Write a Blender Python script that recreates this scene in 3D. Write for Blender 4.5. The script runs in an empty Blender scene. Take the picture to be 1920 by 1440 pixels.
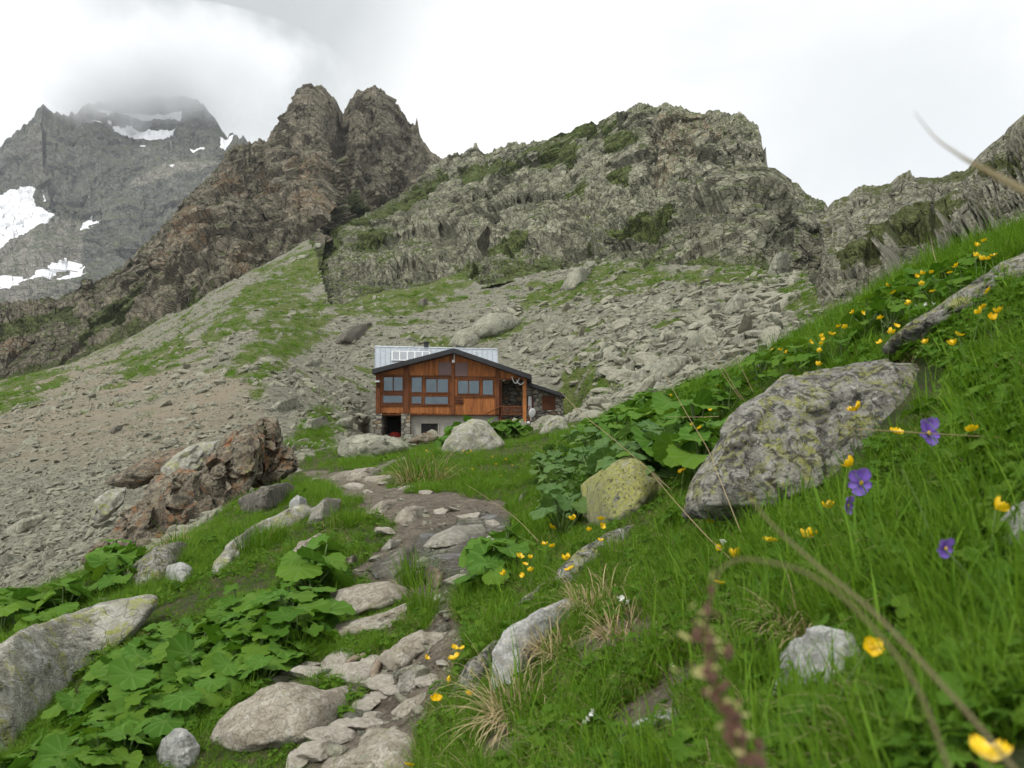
import bpy, bmesh, math, random
import numpy as np
from mathutils import Vector, Matrix, Euler

rnd = random.Random(7)
rng = np.random.default_rng(11)
SC = bpy.context.scene
COL = SC.collection
F, HX, HY = 1400.0, 960.0, 860.0      # focal length and eye level, in photo pixels (1920 wide)

def at(px, py, d):
    return np.stack(np.broadcast_arrays((np.asarray(px) - HX) / F * d, d, (HY - np.asarray(py)) / F * d), -1).astype(float)

# ------------------------------------------------------------------ noise
def _h(ix, iy, iz, seed):
    h = (ix.astype(np.int64) * 374761393 + iy.astype(np.int64) * 668265263 + iz.astype(np.int64) * 1442695041 + seed * 974711) & 0xffffffff
    h = ((h ^ (h >> 13)) * 1274126177) & 0xffffffff
    h = ((h ^ (h >> 15)) * 668265263) & 0xffffffff
    return ((h ^ (h >> 16)) & 0xffffffff) / 4294967296.0

def vnoise(p, seed=0):
    i = np.floor(p); f = p - i; i = i.astype(np.int64)
    f = f * f * f * (f * (f * 6 - 15) + 10)
    out = 0
    for dx in (0, 1):
        wx = f[..., 0] if dx else 1 - f[..., 0]
        for dy in (0, 1):
            wy = f[..., 1] if dy else 1 - f[..., 1]
            for dz in (0, 1):
                wz = f[..., 2] if dz else 1 - f[..., 2]
                out = out + wx * wy * wz * _h(i[..., 0] + dx, i[..., 1] + dy, i[..., 2] + dz, seed)
    return out * 2 - 1

_R = np.array([[0.80, 0.60, 0.0], [-0.48, 0.64, 0.60], [0.36, -0.48, 0.80]])
def fbm(p, oct=5, seed=0, gain=.5, ridged=False):
    a, s, out, q = 1.0, 0.0, 0, np.asarray(p, float)
    for k in range(oct):
        n = vnoise(q, seed + k * 17)
        if ridged: n = 1 - 2 * np.abs(n)
        out = out + a * n; s += a; a *= gain
        q = q @ _R.T * 2.03 + 11.3
    return out / s

def facet(p, seed=0, tilt=.9, off=.6):
    """broken-rock noise: every Voronoi cell is a tilted plane; returns height and edge distance"""
    i = np.floor(p).astype(np.int64)
    b1 = np.full(p.shape[:-1], 9.0); b2 = b1.copy(); val = np.zeros_like(b1)
    for dx in (-1, 0, 1):
        for dy in (-1, 0, 1):
            for dz in (-1, 0, 1):
                cx, cy, cz = i[..., 0] + dx, i[..., 1] + dy, i[..., 2] + dz
                fx = cx + _h(cx, cy, cz, seed); fy = cy + _h(cx, cy, cz, seed + 1); fz = cz + _h(cx, cy, cz, seed + 2)
                qx, qy, qz = p[..., 0] - fx, p[..., 1] - fy, p[..., 2] - fz
                d = qx * qx + qy * qy + qz * qz
                new = d < b1
                b2 = np.where(new, b1, np.minimum(b2, d))
                v = tilt * (qx * (_h(cx, cy, cz, seed + 3) * 2 - 1) + qy * (_h(cx, cy, cz, seed + 4) * 2 - 1) + qz * (_h(cx, cy, cz, seed + 5) * 2 - 1)) + off * (_h(cx, cy, cz, seed + 6) - .5)
                val = np.where(new, v, val); b1 = np.where(new, d, b1)
    return val, np.sqrt(b2) - np.sqrt(b1)

def smooth(a, b, x):
    t = np.clip((x - a) / (b - a), 0, 1); return t * t * (3 - 2 * t)

def polydist(px, py, poly):
    """signed distance in pixels, positive inside"""
    px = np.asarray(px, float); py = np.asarray(py, float)
    best = np.full(px.shape, 1e9); ins = np.zeros(px.shape, bool)
    n = len(poly)
    for k in range(n):
        x0, y0 = poly[k]; x1, y1 = poly[(k + 1) % n]
        ex, ey = x1 - x0, y1 - y0
        t = np.clip(((px - x0) * ex + (py - y0) * ey) / (ex * ex + ey * ey + 1e-9), 0, 1)
        best = np.minimum(best, np.hypot(px - x0 - t * ex, py - y0 - t * ey))
        c = (y0 > py) != (y1 > py)
        ins ^= c & (px < ex * (py - y0) / (ey if ey else 1e-9) + x0)
    return np.where(ins, best, -best)

# ------------------------------------------------------------------ objects
def mk(name, V, Fc, mat=None, parent=None, smooth_=True, attrs=None, loc=None, mats=None):
    me = bpy.data.meshes.new(name)
    V = np.asarray(V, np.float32)
    faces = Fc if isinstance(Fc, list) and len(Fc) and isinstance(Fc[0], np.ndarray) else [np.asarray(Fc)]
    faces = [f for f in faces if len(f)]
    me.vertices.add(len(V)); me.vertices.foreach_set('co', V.ravel())
    nl = sum(f.size for f in faces); npf = sum(len(f) for f in faces)
    if npf:
        me.loops.add(nl); me.polygons.add(npf)
        me.loops.foreach_set('vertex_index', np.concatenate([f.ravel() for f in faces]).astype(np.int32))
        tot = np.concatenate([np.full(len(f), f.shape[1]) for f in faces])
        me.polygons.foreach_set('loop_start', np.concatenate([[0], np.cumsum(tot)[:-1]]).astype(np.int32))
        me.polygons.foreach_set('use_smooth', np.full(npf, bool(smooth_)))
    for k, v in (attrs or {}).items():
        v = np.asarray(v, np.float32)
        if v.ndim == 2:
            a = me.attributes.new(k, 'FLOAT_VECTOR', 'POINT'); a.data.foreach_set('vector', v.ravel())
        else:
            a = me.attributes.new(k, 'FLOAT', 'POINT'); a.data.foreach_set('value', v.ravel())
    me.update(calc_edges=True); me.validate()
    for m in (mats or ([mat] if mat else [])): me.materials.append(m)
    o = bpy.data.objects.new(name, me); COL.objects.link(o)
    if loc is not None: o.location = loc
    if parent is not None: o.parent = parent
    return o

def tag(o, label=None, cat=None, group=None, kind=None):
    if label: o['label'] = label
    if cat: o['category'] = cat
    if group: o['group'] = group
    if kind: o['kind'] = kind
    return o

def grid_faces(nr, nc):
    i = np.arange(nr * nc).reshape(nr, nc)
    return np.stack([i[:-1, :-1], i[:-1, 1:], i[1:, 1:], i[1:, :-1]], -1).reshape(-1, 4)

class MB:
    """collects boxes, quads and tubes into one mesh"""
    def __init__(s): s.v = []; s.f4 = []; s.f3 = []; s.n = 0; s.a = []
    def add(s, v, f4=None, f3=None, a=0.0):
        v = np.asarray(v, float); s.v.append(v)
        if f4 is not None and len(f4): s.f4.append(np.asarray(f4) + s.n)
        if f3 is not None and len(f3): s.f3.append(np.asarray(f3) + s.n)
        s.a.append(np.broadcast_to(np.asarray(a, float), (len(v),))); s.n += len(v)
    def box(s, x0, x1, y0, y1, z0, z1, a=0.0, M=None):
        v = np.array([[x, y, z] for x in (x0, x1) for y in (y0, y1) for z in (z0, z1)], float)
        if M is not None: v = v @ np.array(M.to_3x3()).T + np.array(M.translation)
        s.add(v, [[0, 1, 3, 2], [4, 6, 7, 5], [0, 4, 5, 1], [2, 3, 7, 6], [0, 2, 6, 4], [1, 5, 7, 3]], a=a)
    def prism(s, pts, y0, y1, a=0.0):
        """polygon in x,z extruded along y (convex)"""
        n = len(pts)
        v = [[x, y0, z] for x, z in pts] + [[x, y1, z] for x, z in pts]
        f4 = [[k, (k + 1) % n, n + (k + 1) % n, n + k] for k in range(n)]
        f3 = [[0, k + 1, k] for k in range(1, n - 1)] + [[n, n + k, n + k + 1] for k in range(1, n - 1)]
        s.add(v, f4, f3, a)
    def hexa(s, p8, a=0.0):
        s.add(p8, [[0, 1, 2, 3], [7, 6, 5, 4], [0, 4, 5, 1], [1, 5, 6, 2], [2, 6, 7, 3], [3, 7, 4, 0]], a=a)
    def tube(s, pts, r, k=6, a=0.0):
        P = np.asarray(pts, float); n = len(P); r = np.broadcast_to(np.asarray(r, float), (n,))
        T = np.gradient(P, axis=0); T /= np.linalg.norm(T, axis=1)[:, None] + 1e-12
        ref = np.array([0.31, 0.82, 0.47]); 
        A = np.cross(T, ref); A /= np.linalg.norm(A, axis=1)[:, None] + 1e-12
        B = np.cross(T, A)
        th = np.linspace(0, 2 * np.pi, k, endpoint=False)
        V = P[:, None] + r[:, None, None] * (A[:, None] * np.cos(th)[None, :, None] + B[:, None] * np.sin(th)[None, :, None])
        idx = np.arange(n * k).reshape(n, k); nx = np.roll(idx, -1, 1)
        f = np.stack([idx[:-1], nx[:-1], nx[1:], idx[1:]], -1).reshape(-1, 4)
        aa = np.broadcast_to(np.asarray(a, float), (n,)).repeat(k)
        s.add(V.reshape(-1, 3), f, a=aa)
        c = np.array([P[0], P[-1]]); 
        n0 = s.n
        s.add(c, a=aa[:1])
        s.f3.append(np.array([[n0, n0 - n * k + (j + 1) % k, n0 - n * k + j] for j in range(k)] + [[n0 + 1, n0 - k + j, n0 - k + (j + 1) % k] for j in range(k)]))
    def build(s, name, mat, parent=None, smooth_=False, loc=None):
        fs = []
        if s.f4: fs.append(np.concatenate(s.f4))
        if s.f3: fs.append(np.concatenate(s.f3))
        return mk(name, np.concatenate(s.v), fs, mat, parent, smooth_, {'t': np.concatenate(s.a)}, loc)

# ------------------------------------------------------------------ materials
def N(nt, t, i=None, **p):
    n = nt.nodes.new(t)
    for k, v in p.items(): setattr(n, k, v)
    for k, v in (i or {}).items():
        s = n.inputs[k]
        if isinstance(v, bpy.types.NodeSocket): nt.links.new(v, s)
        else: s.default_value = v
    return n
def C(c): return (c[0], c[1], c[2], 1)
def mix(nt, f, a, b, blend='MIX'):
    n = N(nt, 'ShaderNodeMix', data_type='RGBA', blend_type=blend)
    for k, v in ((0, f), (6, a), (7, b)):
        if isinstance(v, bpy.types.NodeSocket): nt.links.new(v, n.inputs[k])
        else: n.inputs[k].default_value = C(v) if k else v
    return n.outputs[2]
def mr(nt, v, lo, hi, a=0.0, b=1.0):
    n = N(nt, 'ShaderNodeMapRange', {0: v, 1: lo, 2: hi, 3: a, 4: b}, interpolation_type='SMOOTHSTEP')
    return n.outputs[0]
def ma(nt, op, a, b=0.0, clamp=False):
    return N(nt, 'ShaderNodeMath', {0: a, 1: b}, operation=op, use_clamp=clamp).outputs[0]
def nz(nt, vec, sc, det=5, ro=.55, dist=0.0):
    return N(nt, 'ShaderNodeTexNoise', {'Vector': vec, 'Scale': sc, 'Detail': det, 'Roughness': ro, 'Distortion': dist}).outputs['Fac']
def attr(nt, name): return N(nt, 'ShaderNodeAttribute', attribute_name=name).outputs['Fac']
def scalev(nt, vec, s):
    return N(nt, 'ShaderNodeVectorMath', {0: vec, 1: s}, operation='MULTIPLY').outputs[0]
def newmat(name, rough=.9, spec=.2):
    m = bpy.data.materials.new(name); m.use_nodes = True; nt = m.node_tree
    b = nt.nodes['Principled BSDF']; b.inputs['Roughness'].default_value = rough
    b.inputs['Specular IOR Level'].default_value = spec
    return m, nt, b
def bump(nt, b, h, strength=.5, dist=.02, normal=None):
    n = N(nt, 'ShaderNodeBump', {'Height': h, 'Strength': strength, 'Distance': dist})
    if normal is not None: nt.links.new(normal, n.inputs['Normal'])
    nt.links.new(n.outputs[0], b.inputs['Normal']); return n.outputs[0]
def ovec(nt, rand=True):
    tc = N(nt, 'ShaderNodeTexCoord').outputs['Object']
    if not rand: return tc
    r = N(nt, 'ShaderNodeObjectInfo').outputs['Random']
    off = ma(nt, 'MULTIPLY', r, 37.0)
    return N(nt, 'ShaderNodeVectorMath', {0: tc, 1: off}, operation='ADD').outputs[0]

def rock_mat(name, c1, c2, c3, S=1.0, lich=0.0, lcol=(.33, .34, .09), dark=.12, white=0.0, stain=0.0, scol=(.30, .13, .05), bmp=.8, moss=0.0):
    m, nt, b = newmat(name, .92, .25)
    v = ovec(nt)
    n1 = nz(nt, v, 2.6 * S, 6, .6, .4); n2 = nz(nt, v, 11 * S, 7, .65, .3); n3 = nz(nt, v, 55 * S, 5, .7); n4 = nz(nt, v, 5.3 * S, 9, .7, .8)
    col = mix(nt, mr(nt, n1, .38, .62), c1, c2)
    col = mix(nt, mr(nt, n2, .44, .62), col, c3)
    if stain: col = mix(nt, mr(nt, n4, .62 - .22 * stain, .74 - .22 * stain), col, scol)
    if white: col = mix(nt, mr(nt, nz(nt, v, 3.7 * S, 7, .7, .6), .66 - .22 * white, .74 - .22 * white), col, (.56, .56, .52))
    sv = N(nt, 'ShaderNodeVectorRotate', {'Vector': v, 'Axis': (0.3, .9, .2), 'Angle': .5}, rotation_type='AXIS_ANGLE').outputs[0]
    streak = nz(nt, scalev(nt, sv, (3 * S, 3 * S, 26 * S)), 1.0, 6, .7, .6)
    col = mix(nt, mr(nt, streak, .50, .68, 0, .55), col, tuple(x * .55 for x in c2))
    if lich:
        l1 = nz(nt, v, 6.5 * S, 10, .78, .5); l2 = nz(nt, v, 34 * S, 4, .7)
        lm = ma(nt, 'MULTIPLY', mr(nt, l1, .66 - .34 * lich, .74 - .34 * lich), mr(nt, l2, .36, .50))
        lm = ma(nt, 'MULTIPLY', lm, mr(nt, N(nt, 'ShaderNodeSeparateXYZ', {0: N(nt, 'ShaderNodeNewGeometry').outputs['Normal']}).outputs[2], -.5, .35))
        col = mix(nt, lm, col, mix(nt, mr(nt, n3, .4, .6), lcol, tuple(x * .72 for x in lcol)))
    if moss:
        col = mix(nt, ma(nt, 'MULTIPLY', mr(nt, nz(nt, v, 4.1 * S, 8, .7), .64 - .2 * moss, .72 - .2 * moss), .85), col, (.055, .075, .022))
    col = mix(nt, mr(nt, n3, .30, .72, .62, 1.0), tuple(x * .45 for x in c2), col)
    dk = nz(nt, v, 17 * S, 8, .75, 1.0)
    col = mix(nt, mr(nt, dk, .72 - dark, .80 - dark, 0, .85), col, (.035, .035, .03))
    nt.links.new(col, b.inputs['Base Color'])
    cr = N(nt, 'ShaderNodeTexVoronoi', {'Vector': N(nt, 'ShaderNodeVectorMath', {0: v, 1: N(nt, 'ShaderNodeTexNoise', {'Vector': v, 'Scale': 6 * S, 'Detail': 4}).outputs['Color']}, operation='ADD').outputs[0], 'Scale': 4.2 * S}, feature='DISTANCE_TO_EDGE').outputs['Distance']
    h = ma(nt, 'ADD', ma(nt, 'MULTIPLY', n2, 1.0), ma(nt, 'MULTIPLY', n3, .22))
    h = ma(nt, 'ADD', h, ma(nt, 'MULTIPLY', streak, .5))
    h = ma(nt, 'ADD', h, ma(nt, 'MULTIPLY', mr(nt, cr, 0, .05), .35))
    bump(nt, b, h, bmp, .035 / S)
    return m

M = {}
M['stone'] = rock_mat('pale_stone', (.34, .32, .26), (.25, .235, .19), (.42, .40, .34), 2.2, lich=.1, dark=.03)
M['stone_path'] = rock_mat('path_stone', (.36, .32, .25), (.27, .235, .18), (.45, .42, .35), 2.2, lich=.22, lcol=(.33, .34, .12), dark=.02)
M['stone_lichen'] = rock_mat('lichen_stone', (.27, .26, .22), (.17, .165, .14), (.38, .37, .33), 2.4, lich=.50, dark=.23, white=.32)
M['stone_yellow'] = rock_mat('yellow_lichen_stone', (.30, .29, .23), (.22, .21, .16), (.40, .39, .32), 2.6, lich=.84, lcol=(.42, .43, .11), dark=.19, white=.15)
M['stone_white'] = rock_mat('white_stone', (.46, .46, .43), (.33, .33, .31), (.58, .58, .55), 2.6, lich=.25, dark=.11, white=.6)
M['stone_rust'] = rock_mat('rusty_stone', (.20, .165, .115), (.125, .105, .076), (.29, .26, .19), .75, lich=.25, dark=.22, stain=.50, scol=(.28, .135, .055))
M['stone_small'] = rock_mat('small_path_stone', (.44, .40, .33), (.33, .30, .24), (.52, .49, .42), .5, lich=.1, dark=.0, bmp=.5)
M['stone_mid'] = rock_mat('meadow_boulder_stone', (.36, .35, .29), (.26, .25, .20), (.46, .45, .39), 1.1, lich=.45, lcol=(.35, .37, .11), dark=.12, white=.25)
M['stone_dark'] = rock_mat('dark_slab_stone', (.16, .145, .12), (.10, .092, .075), (.22, .205, .165), 1.2, lich=.12, dark=.08)
M['stone_talus'] = rock_mat('talus_stone', (.305, .305, .232), (.20, .20, .152), (.40, .40, .31), .35, lich=.14, lcol=(.30, .31, .12), dark=.03)
M['stone_scree'] = rock_mat('scree_stone', (.31, .302, .228), (.21, .205, .152), (.41, .40, .305), .9, lich=.12, lcol=(.30, .31, .12), dark=.0, bmp=.5)

def plant_mat(name, cA, cB, vein=None, trans=.35, rough=.55, spec=.35, tip=None):
    m, nt, b = newmat(name, rough, spec)
    r = N(nt, 'ShaderNodeObjectInfo').outputs['Random']
    v = N(nt, 'ShaderNodeTexCoord').outputs['Object']
    t = attr(nt, 't')
    f = ma(nt, 'ADD', ma(nt, 'MULTIPLY', r, .55), ma(nt, 'MULTIPLY', nz(nt, v, 9, 3), .5), True)
    col = mix(nt, f, cA, cB)
    u = attr(nt, 'u')
    col = mix(nt, ma(nt, 'MULTIPLY', u, .65), col, tip or tuple(min(1, x * 1.9) for x in cB))
    if vein is not None: col = mix(nt, ma(nt, 'MULTIPLY', t, .75), col, vein)
    nt.links.new(col, b.inputs['Base Color'])
    tr = N(nt, 'ShaderNodeBsdfTranslucent', {'Color': mix(nt, 1.0, col, (.95, 1.0, .55), 'MULTIPLY')})
    ms = N(nt, 'ShaderNodeMixShader', {0: trans, 1: b.outputs[0], 2: tr.outputs[0]})
    nt.links.new(ms.outputs[0], nt.nodes['Material Output'].inputs[0])
    return m
M['grass'] = plant_mat('grass_blades', (.038, .112, .007), (.135, .240, .020), trans=.38, rough=.6, spec=.12)
M['turf'] = plant_mat('short_turf', (.050, .098, .010), (.110, .165, .024), trans=.3, rough=.7, spec=.1)
M['straw'] = plant_mat('dry_straw', (.30, .22, .11), (.42, .34, .19), trans=.2, rough=.7)
M['herb'] = plant_mat('herb_leaves', (.042, .118, .010), (.085, .185, .018), vein=(.10, .19, .03), trans=.35, rough=.7, spec=.1, tip=(.13, .22, .02))
M['leaf'] = plant_mat('broad_leaves', (.050, .135, .015), (.095, .205, .028), vein=(.13, .235, .05), trans=.3, rough=.7, spec=.10, tip=(.14, .235, .022))
M['leaf_pale'] = plant_mat('pale_broad_leaves', (.060, .135, .035), (.105, .19, .058), vein=(.15, .23, .09), trans=.3, rough=.7, spec=.12, tip=(.13, .21, .05))
M['stem'] = plant_mat('green_stems', (.09, .16, .035), (.14, .21, .06), trans=.15)
M['petal_yellow'] = plant_mat('buttercup_petals', (.80, .50, .006), (.88, .60, .012), trans=.25, rough=.25, spec=.5, tip=(.9, .65, .02))
M['petal_violet'] = plant_mat('violet_petals', (.18, .085, .55), (.25, .13, .64), vein=(.07, .025, .30), trans=.35, tip=(.32, .19, .70))
M['petal_white'] = plant_mat('white_petals', (.74, .75, .74), (.82, .82, .80), trans=.25, tip=(.85, .85, .84))
M['flower_eye'] = plant_mat('flower_centres', (.62, .38, .01), (.7, .45, .02), trans=.1)

# ------------------------------------------------------------------ terrain table: photo row of the ground by column and distance
DROW = [.35, .5, .8, 1.2, 1.7, 2.4, 3.3, 4.5, 6, 8, 11, 15, 20, 28, 40, 55, 75, 100, 140, 200, 430]
ZT = {  # ground height (m, eye level = 0) at each distance
 -900: [-1.0, -1.0, -1.05, -1.15, -1.3, -1.5, -1.75, -2.0, -2.5, -3.2, -4.0, -4.6, -5.0, -5.2, -5.0, -4.5, -3.5, -2.0, 1, 4, 8],
 -400: [-.9, -.9, -.9, -.95, -1.0, -1.15, -1.3, -1.45, -1.75, -2.4, -2.9, -3.0, -2.8, -2.2, -1.0, .6, 2.6, 5.0, 8, 11, 20],
 0:    [-.75, -.75, -.78, -.80, -.85, -.95, -1.0, -1.05, -1.17, -1.65, -1.95, -1.72, -1.2, -.2, 1.5, 3.6, 6.4, 9.6, 14, 19, 30],
 240:  [-.70, -.70, -.72, -.75, -.78, -.82, -.84, -.85, -.86, -1.12, -1.22, -.9, -.3, .7, 2.7, 5.5, 9.5, 14.5, 22, 32, 40],
 480:  [-.65, -.65, -.66, -.68, -.69, -.68, -.66, -.62, -.55, -.50, -.50, -.25, .4, 1.6, 3.9, 8.0, 14, 22.5, 36, 58, 75],
 720:  [-.60, -.60, -.62, -.64, -.65, -.60, -.56, -.50, -.42, -.35, -.22, -.02, .15, .35, 1.0, 4.6, 13.5, 23.5, 42, 67, 90],
 960:  [-.48, -.48, -.49, -.48, -.46, -.44, -.45, -.45, -.38, -.28, -.05, .22, .42, .75, 1.5, 5.6, 14.5, 24.5, 36, 45, 60],
 1200: [-.40, -.40, -.40, -.37, -.30, -.21, -.09, .08, .30, .55, .72, .80, .85, 1.2, 3.6, 9.2, 18.0, 27, 38, 46, 60],
 1440: [-.29, -.29, -.28, -.23, -.12, .08, .32, .58, .78, .92, 1.0, 1.1, 1.5, 3.0, 7.0, 12.5, 19.5, 28, 38, 46, 60],
 1680: [-.20, -.20, -.15, -.08, .11, .40, .74, 1.0, 1.15, 1.28, 1.4, 1.9, 3.2, 6.2, 10.8, 15.5, 21, 29, 38, 46, 60],
 1920: [-.15, -.15, -.05, .11, .33, .65, 1.0, 1.32, 1.55, 1.8, 2.2, 3.0, 5.0, 9.0, 14, 18, 23, 30, 38, 46, 60],
 2250: [-.12, -.08, .08, .30, .58, .98, 1.4, 1.85, 2.3, 2.9, 3.6, 5.0, 7.5, 12, 17, 21, 26, 32, 40, 48, 60],
 2900: [-.08, 0, .2, .5, .9, 1.4, 2.0, 2.7, 3.4, 4.4, 5.6, 7.5, 10, 15, 20, 24, 29, 35, 42, 50, 60]}

def pchip(x, Y, xn):
    x = np.asarray(x, float); Y = np.asarray(Y, float); h = np.diff(x)[:, None]; dl = np.diff(Y, axis=0) / h
    m = np.zeros_like(Y)
    a, b_ = dl[:-1], dl[1:]; w1 = 2 * h[1:] + h[:-1]; w2 = h[1:] + 2 * h[:-1]
    ok = a * b_ > 0
    with np.errstate(divide='ignore', invalid='ignore'):
        m[1:-1] = np.where(ok, (w1 + w2) / (w1 / np.where(a == 0, 1, a) + w2 / np.where(b_ == 0, 1, b_)), 0)
    m[0] = dl[0]; m[-1] = dl[-1]
    k = np.clip(np.searchsorted(x, xn) - 1, 0, len(x) - 2); hh = h[k, 0]; t = ((xn - x[k]) / hh)[:, None]; hh = hh[:, None]
    return (Y[k] * (1 + 2 * t) * (1 - t) ** 2 + hh * m[k] * t * (1 - t) ** 2 + Y[k + 1] * t * t * (3 - 2 * t) + hh * m[k + 1] * t * t * (t - 1))

LD = np.log(DROW); PXC = sorted(ZT)
TT = np.array([[z / d for z, d in zip(ZT[p], DROW)] for p in PXC]).T       # rows d, cols px
NLD, NPX = 600, 800
LDF = np.linspace(LD[0], LD[-1], NLD); PXF = np.linspace(PXC[0], PXC[-1], NPX)
TF = pchip(LD, TT, LDF); TF = pchip(PXC, TF.T, PXF).T

def tan_ground(px, d):
    u = np.clip((np.asarray(px, float) - PXF[0]) / (PXF[-1] - PXF[0]) * (NPX - 1), 0, NPX - 1.001)
    w = np.clip((np.log(np.maximum(d, .2)) - LDF[0]) / (LDF[-1] - LDF[0]) * (NLD - 1), 0, NLD - 1.001)
    i, j = w.astype(int), u.astype(int); fi, fj = w - i, u - j
    return (TF[i, j] * (1 - fi) * (1 - fj) + TF[i + 1, j] * fi * (1 - fj) + TF[i, j + 1] * (1 - fi) * fj + TF[i + 1, j + 1] * fi * fj)

def rough_z(x, y):
    p = np.stack([x, y, np.zeros_like(x)], -1)
    near = np.exp(-y / 9.0)
    z = .045 * np.minimum(1, y / 1.2) * fbm(p * 1.6, 4, 3)
    z = z + .012 * fbm(p * 7, 3, 5) * np.minimum(1, y)
    far = smooth(7, 30, y)
    z = z + far * (.45 * fbm(p * .22, 4, 9) + .14 * fbm(p * .9, 3, 12))
    z = z + smooth(40, 110, y) * 1.3 * fbm(p * .07, 3, 21)
    return z

DIP = None       # filled in later: distance at which the rock faces start, per column
def ground_z(px, d):
    px = np.asarray(px, float); d = np.asarray(d, float)
    x = (px - HX) / F * d
    z = tan_ground(px, d) * d + rough_z(x, d)
    fl = smooth(655, 695, px) * smooth(1110, 1060, px) * smooth(34, 41, d) * smooth(53, 47.5, d)
    z = z + (np.interp(px, [700, 840, 935, 1060], [1.02, 1.08, 1.5, 2.05]) - z) * fl
    if DIP is not None:
        db = np.interp(px, DIP[0], DIP[1])
        z = z - np.maximum(0, d - db * 1.03) * .8
    return z
def gz_xy(x, y): return ground_z(HX + F * np.asarray(x, float) / np.asarray(y, float), y)

_DS = np.exp(np.linspace(math.log(.36), math.log(250), 1500))
def hit(px, py, h=0.0):
    """distance at which the ray of a photo pixel first comes within h of the ground"""
    zr = (HY - py) / F * _DS
    k = np.nonzero(zr - tan_ground(np.full_like(_DS, px), _DS) * _DS <= h)[0]
    if not len(k): return 250.0
    dw = np.linspace(_DS[k[0]] * .85, _DS[k[0]] * 1.15, 90)
    k2 = np.nonzero((HY - py) / F * dw - ground_z(np.full_like(dw, px), dw) <= h)[0]
    return float(dw[k2[0]]) if len(k2) else float(_DS[k[0]])

def lerp_pts(pts, x):
    pts = sorted(pts); return np.interp(x, [p[0] for p in pts], [p[1] for p in pts])

# ------------------------------------------------------------------ material areas on the ground (photo outlines of each cover)
PATH = [(545,1250),(620,1235),(700,1235),(720,1222),(800,1180),(820,1140),(800,1110),(690,1090),(665,1070),(735,1010),(740,985),(690,955),(650,930),(605,905),(570,880),(640,880),(700,900),(760,922),(860,928),(950,945),(966,985),(950,1040),(905,1090),(862,1110),(852,1160),(880,1200),(850,1260),(800,1330),(775,1390),(780,1460),(540,1460),(590,1400),(660,1350),(690,1300),(600,1285),(480,1300),(455,1290)]
STREAM = [(890,955),(958,965),(962,1000),(945,1045),(912,1082),(866,1105),(856,1150),(838,1178),(812,1150),(828,1105),(795,1068),(700,1090),(685,1070),(750,1040),(785,1000),(850,982)]
EDGE = [(-900, 8.0), (-300, 6.4), (0, 6.3), (240, 6.4), (330, 7.2), (400, 8.5), (480, 10.5), (560, 15), (640, 21), (720, 24), (840, 27), (960, 33), (1070, 33), (1200, 26), (1330, 17), (1440, 13), (1700, 12), (2000, 12), (2900, 20)]
GRASS_FAR = [
 [(440,560),(560,470),(640,440),(600,520),(560,570),(520,640),(470,690),(430,700),(470,640),(500,590)],
 [(380,640),(440,570),(560,500),(545,540),(450,620),(390,660)],
 [(660,560),(720,540),(790,535),(870,505),(890,520),(850,555),(800,575),(760,590),(690,590),(620,600),(560,570),(600,560)],
 [(560,570),(640,590),(600,640),(540,680),(480,720),(500,660)],
 [(960,560),(1020,530),(1080,515),(1150,500),(1210,505),(1260,520),(1210,560),(1130,560),(1060,575),(1000,580)],
 [(1200,510),(1300,512),(1430,505),(1460,520),(1400,540),(1300,545),(1230,530)],
 [(1480,520),(1560,470),(1600,520),(1680,560),(1620,600),(1560,610),(1500,590),(1460,560)],
 [(1050,690),(1110,680),(1150,700),(1170,730),(1100,750),(1060,760),(1050,730)],
 [(900,618),(975,605),(985,620),(920,645),(860,660)],
 [(0,735),(60,700),(110,715),(60,760),(0,780)],
 [(560,800),(600,760),(640,780),(620,840),(560,850),(530,840)],
 [(230,680),(330,640),(380,660),(320,690),(240,710)],
]

BARE = [[(1070,1205),(1120,1160),(1220,1145),(1265,1180),(1200,1225),(1110,1245)], [(1150,1335),(1260,1262),(1350,1235),(1390,1265),(1250,1335),(1170,1375)], [(1690,1210),(1760,1190),(1800,1240),(1740,1300)], [(895,1380),(960,1310),(985,1400),(930,1440)], [(1880,1000),(1930,1000),(1930,1060)]]

def near_grass(px, d, py=None):
    """1 on turf, 0 on scree, path or water"""
    px = np.asarray(px, float); d = np.asarray(d, float)
    x = (px - HX) / F * d
    if py is None: py = HY - F * tan_ground(px, d)
    de = lerp_pts(EDGE, px)
    n = fbm(np.stack([x, d, 0 * x], -1) * .5, 3, 41)
    g = smooth(-.10, .10, np.log(de) - np.log(d) + .22 * n)
    n2 = fbm(np.stack([x, d, 0 * x], -1) * 3.0, 3, 43) * 12
    p = np.where(d < 14, smooth(-9, 7, polydist(px, py, PATH) + n2), 0)
    trail = smooth(26, 6, np.abs(px - np.interp(d, [7, 10, 14, 18, 24], [640, 690, 735, 790, 850])) + n2) * smooth(6.5, 8, d) * smooth(26, 20, d)
    br = np.zeros_like(g)
    for q in BARE: br = np.maximum(br, np.where(d < 2.5, smooth(-14, 10, polydist(px, py, q) + n2 * 1.5), 0))
    return g * (1 - p) * (1 - .75 * trail) * (1 - .72 * br), np.maximum(p, .8 * br)

def far_grass(px, d, py):
    x = (px - HX) / F * d
    n = fbm(np.stack([x, d, 0 * x], -1) * .16, 4, 47)
    m = np.zeros_like(px)
    for q in GRASS_FAR: m = np.maximum(m, smooth(-14, 12, polydist(px, py, q) + 24 * n))
    n2 = fbm(np.stack([x * .7 + d * .5, d, 0 * x], -1) * .45, 4, 48)
    m = np.maximum(m, .8 * smooth(.24, .42, n2 + .10 * smooth(40, 90, d)) * smooth(30, 60, d))
    m = m * (1 - .8 * smooth(.16, .3, fbm(np.stack([x, d, 0 * x], -1) * .9, 3, 50)))
    return m * smooth(12, 22, d)

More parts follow.
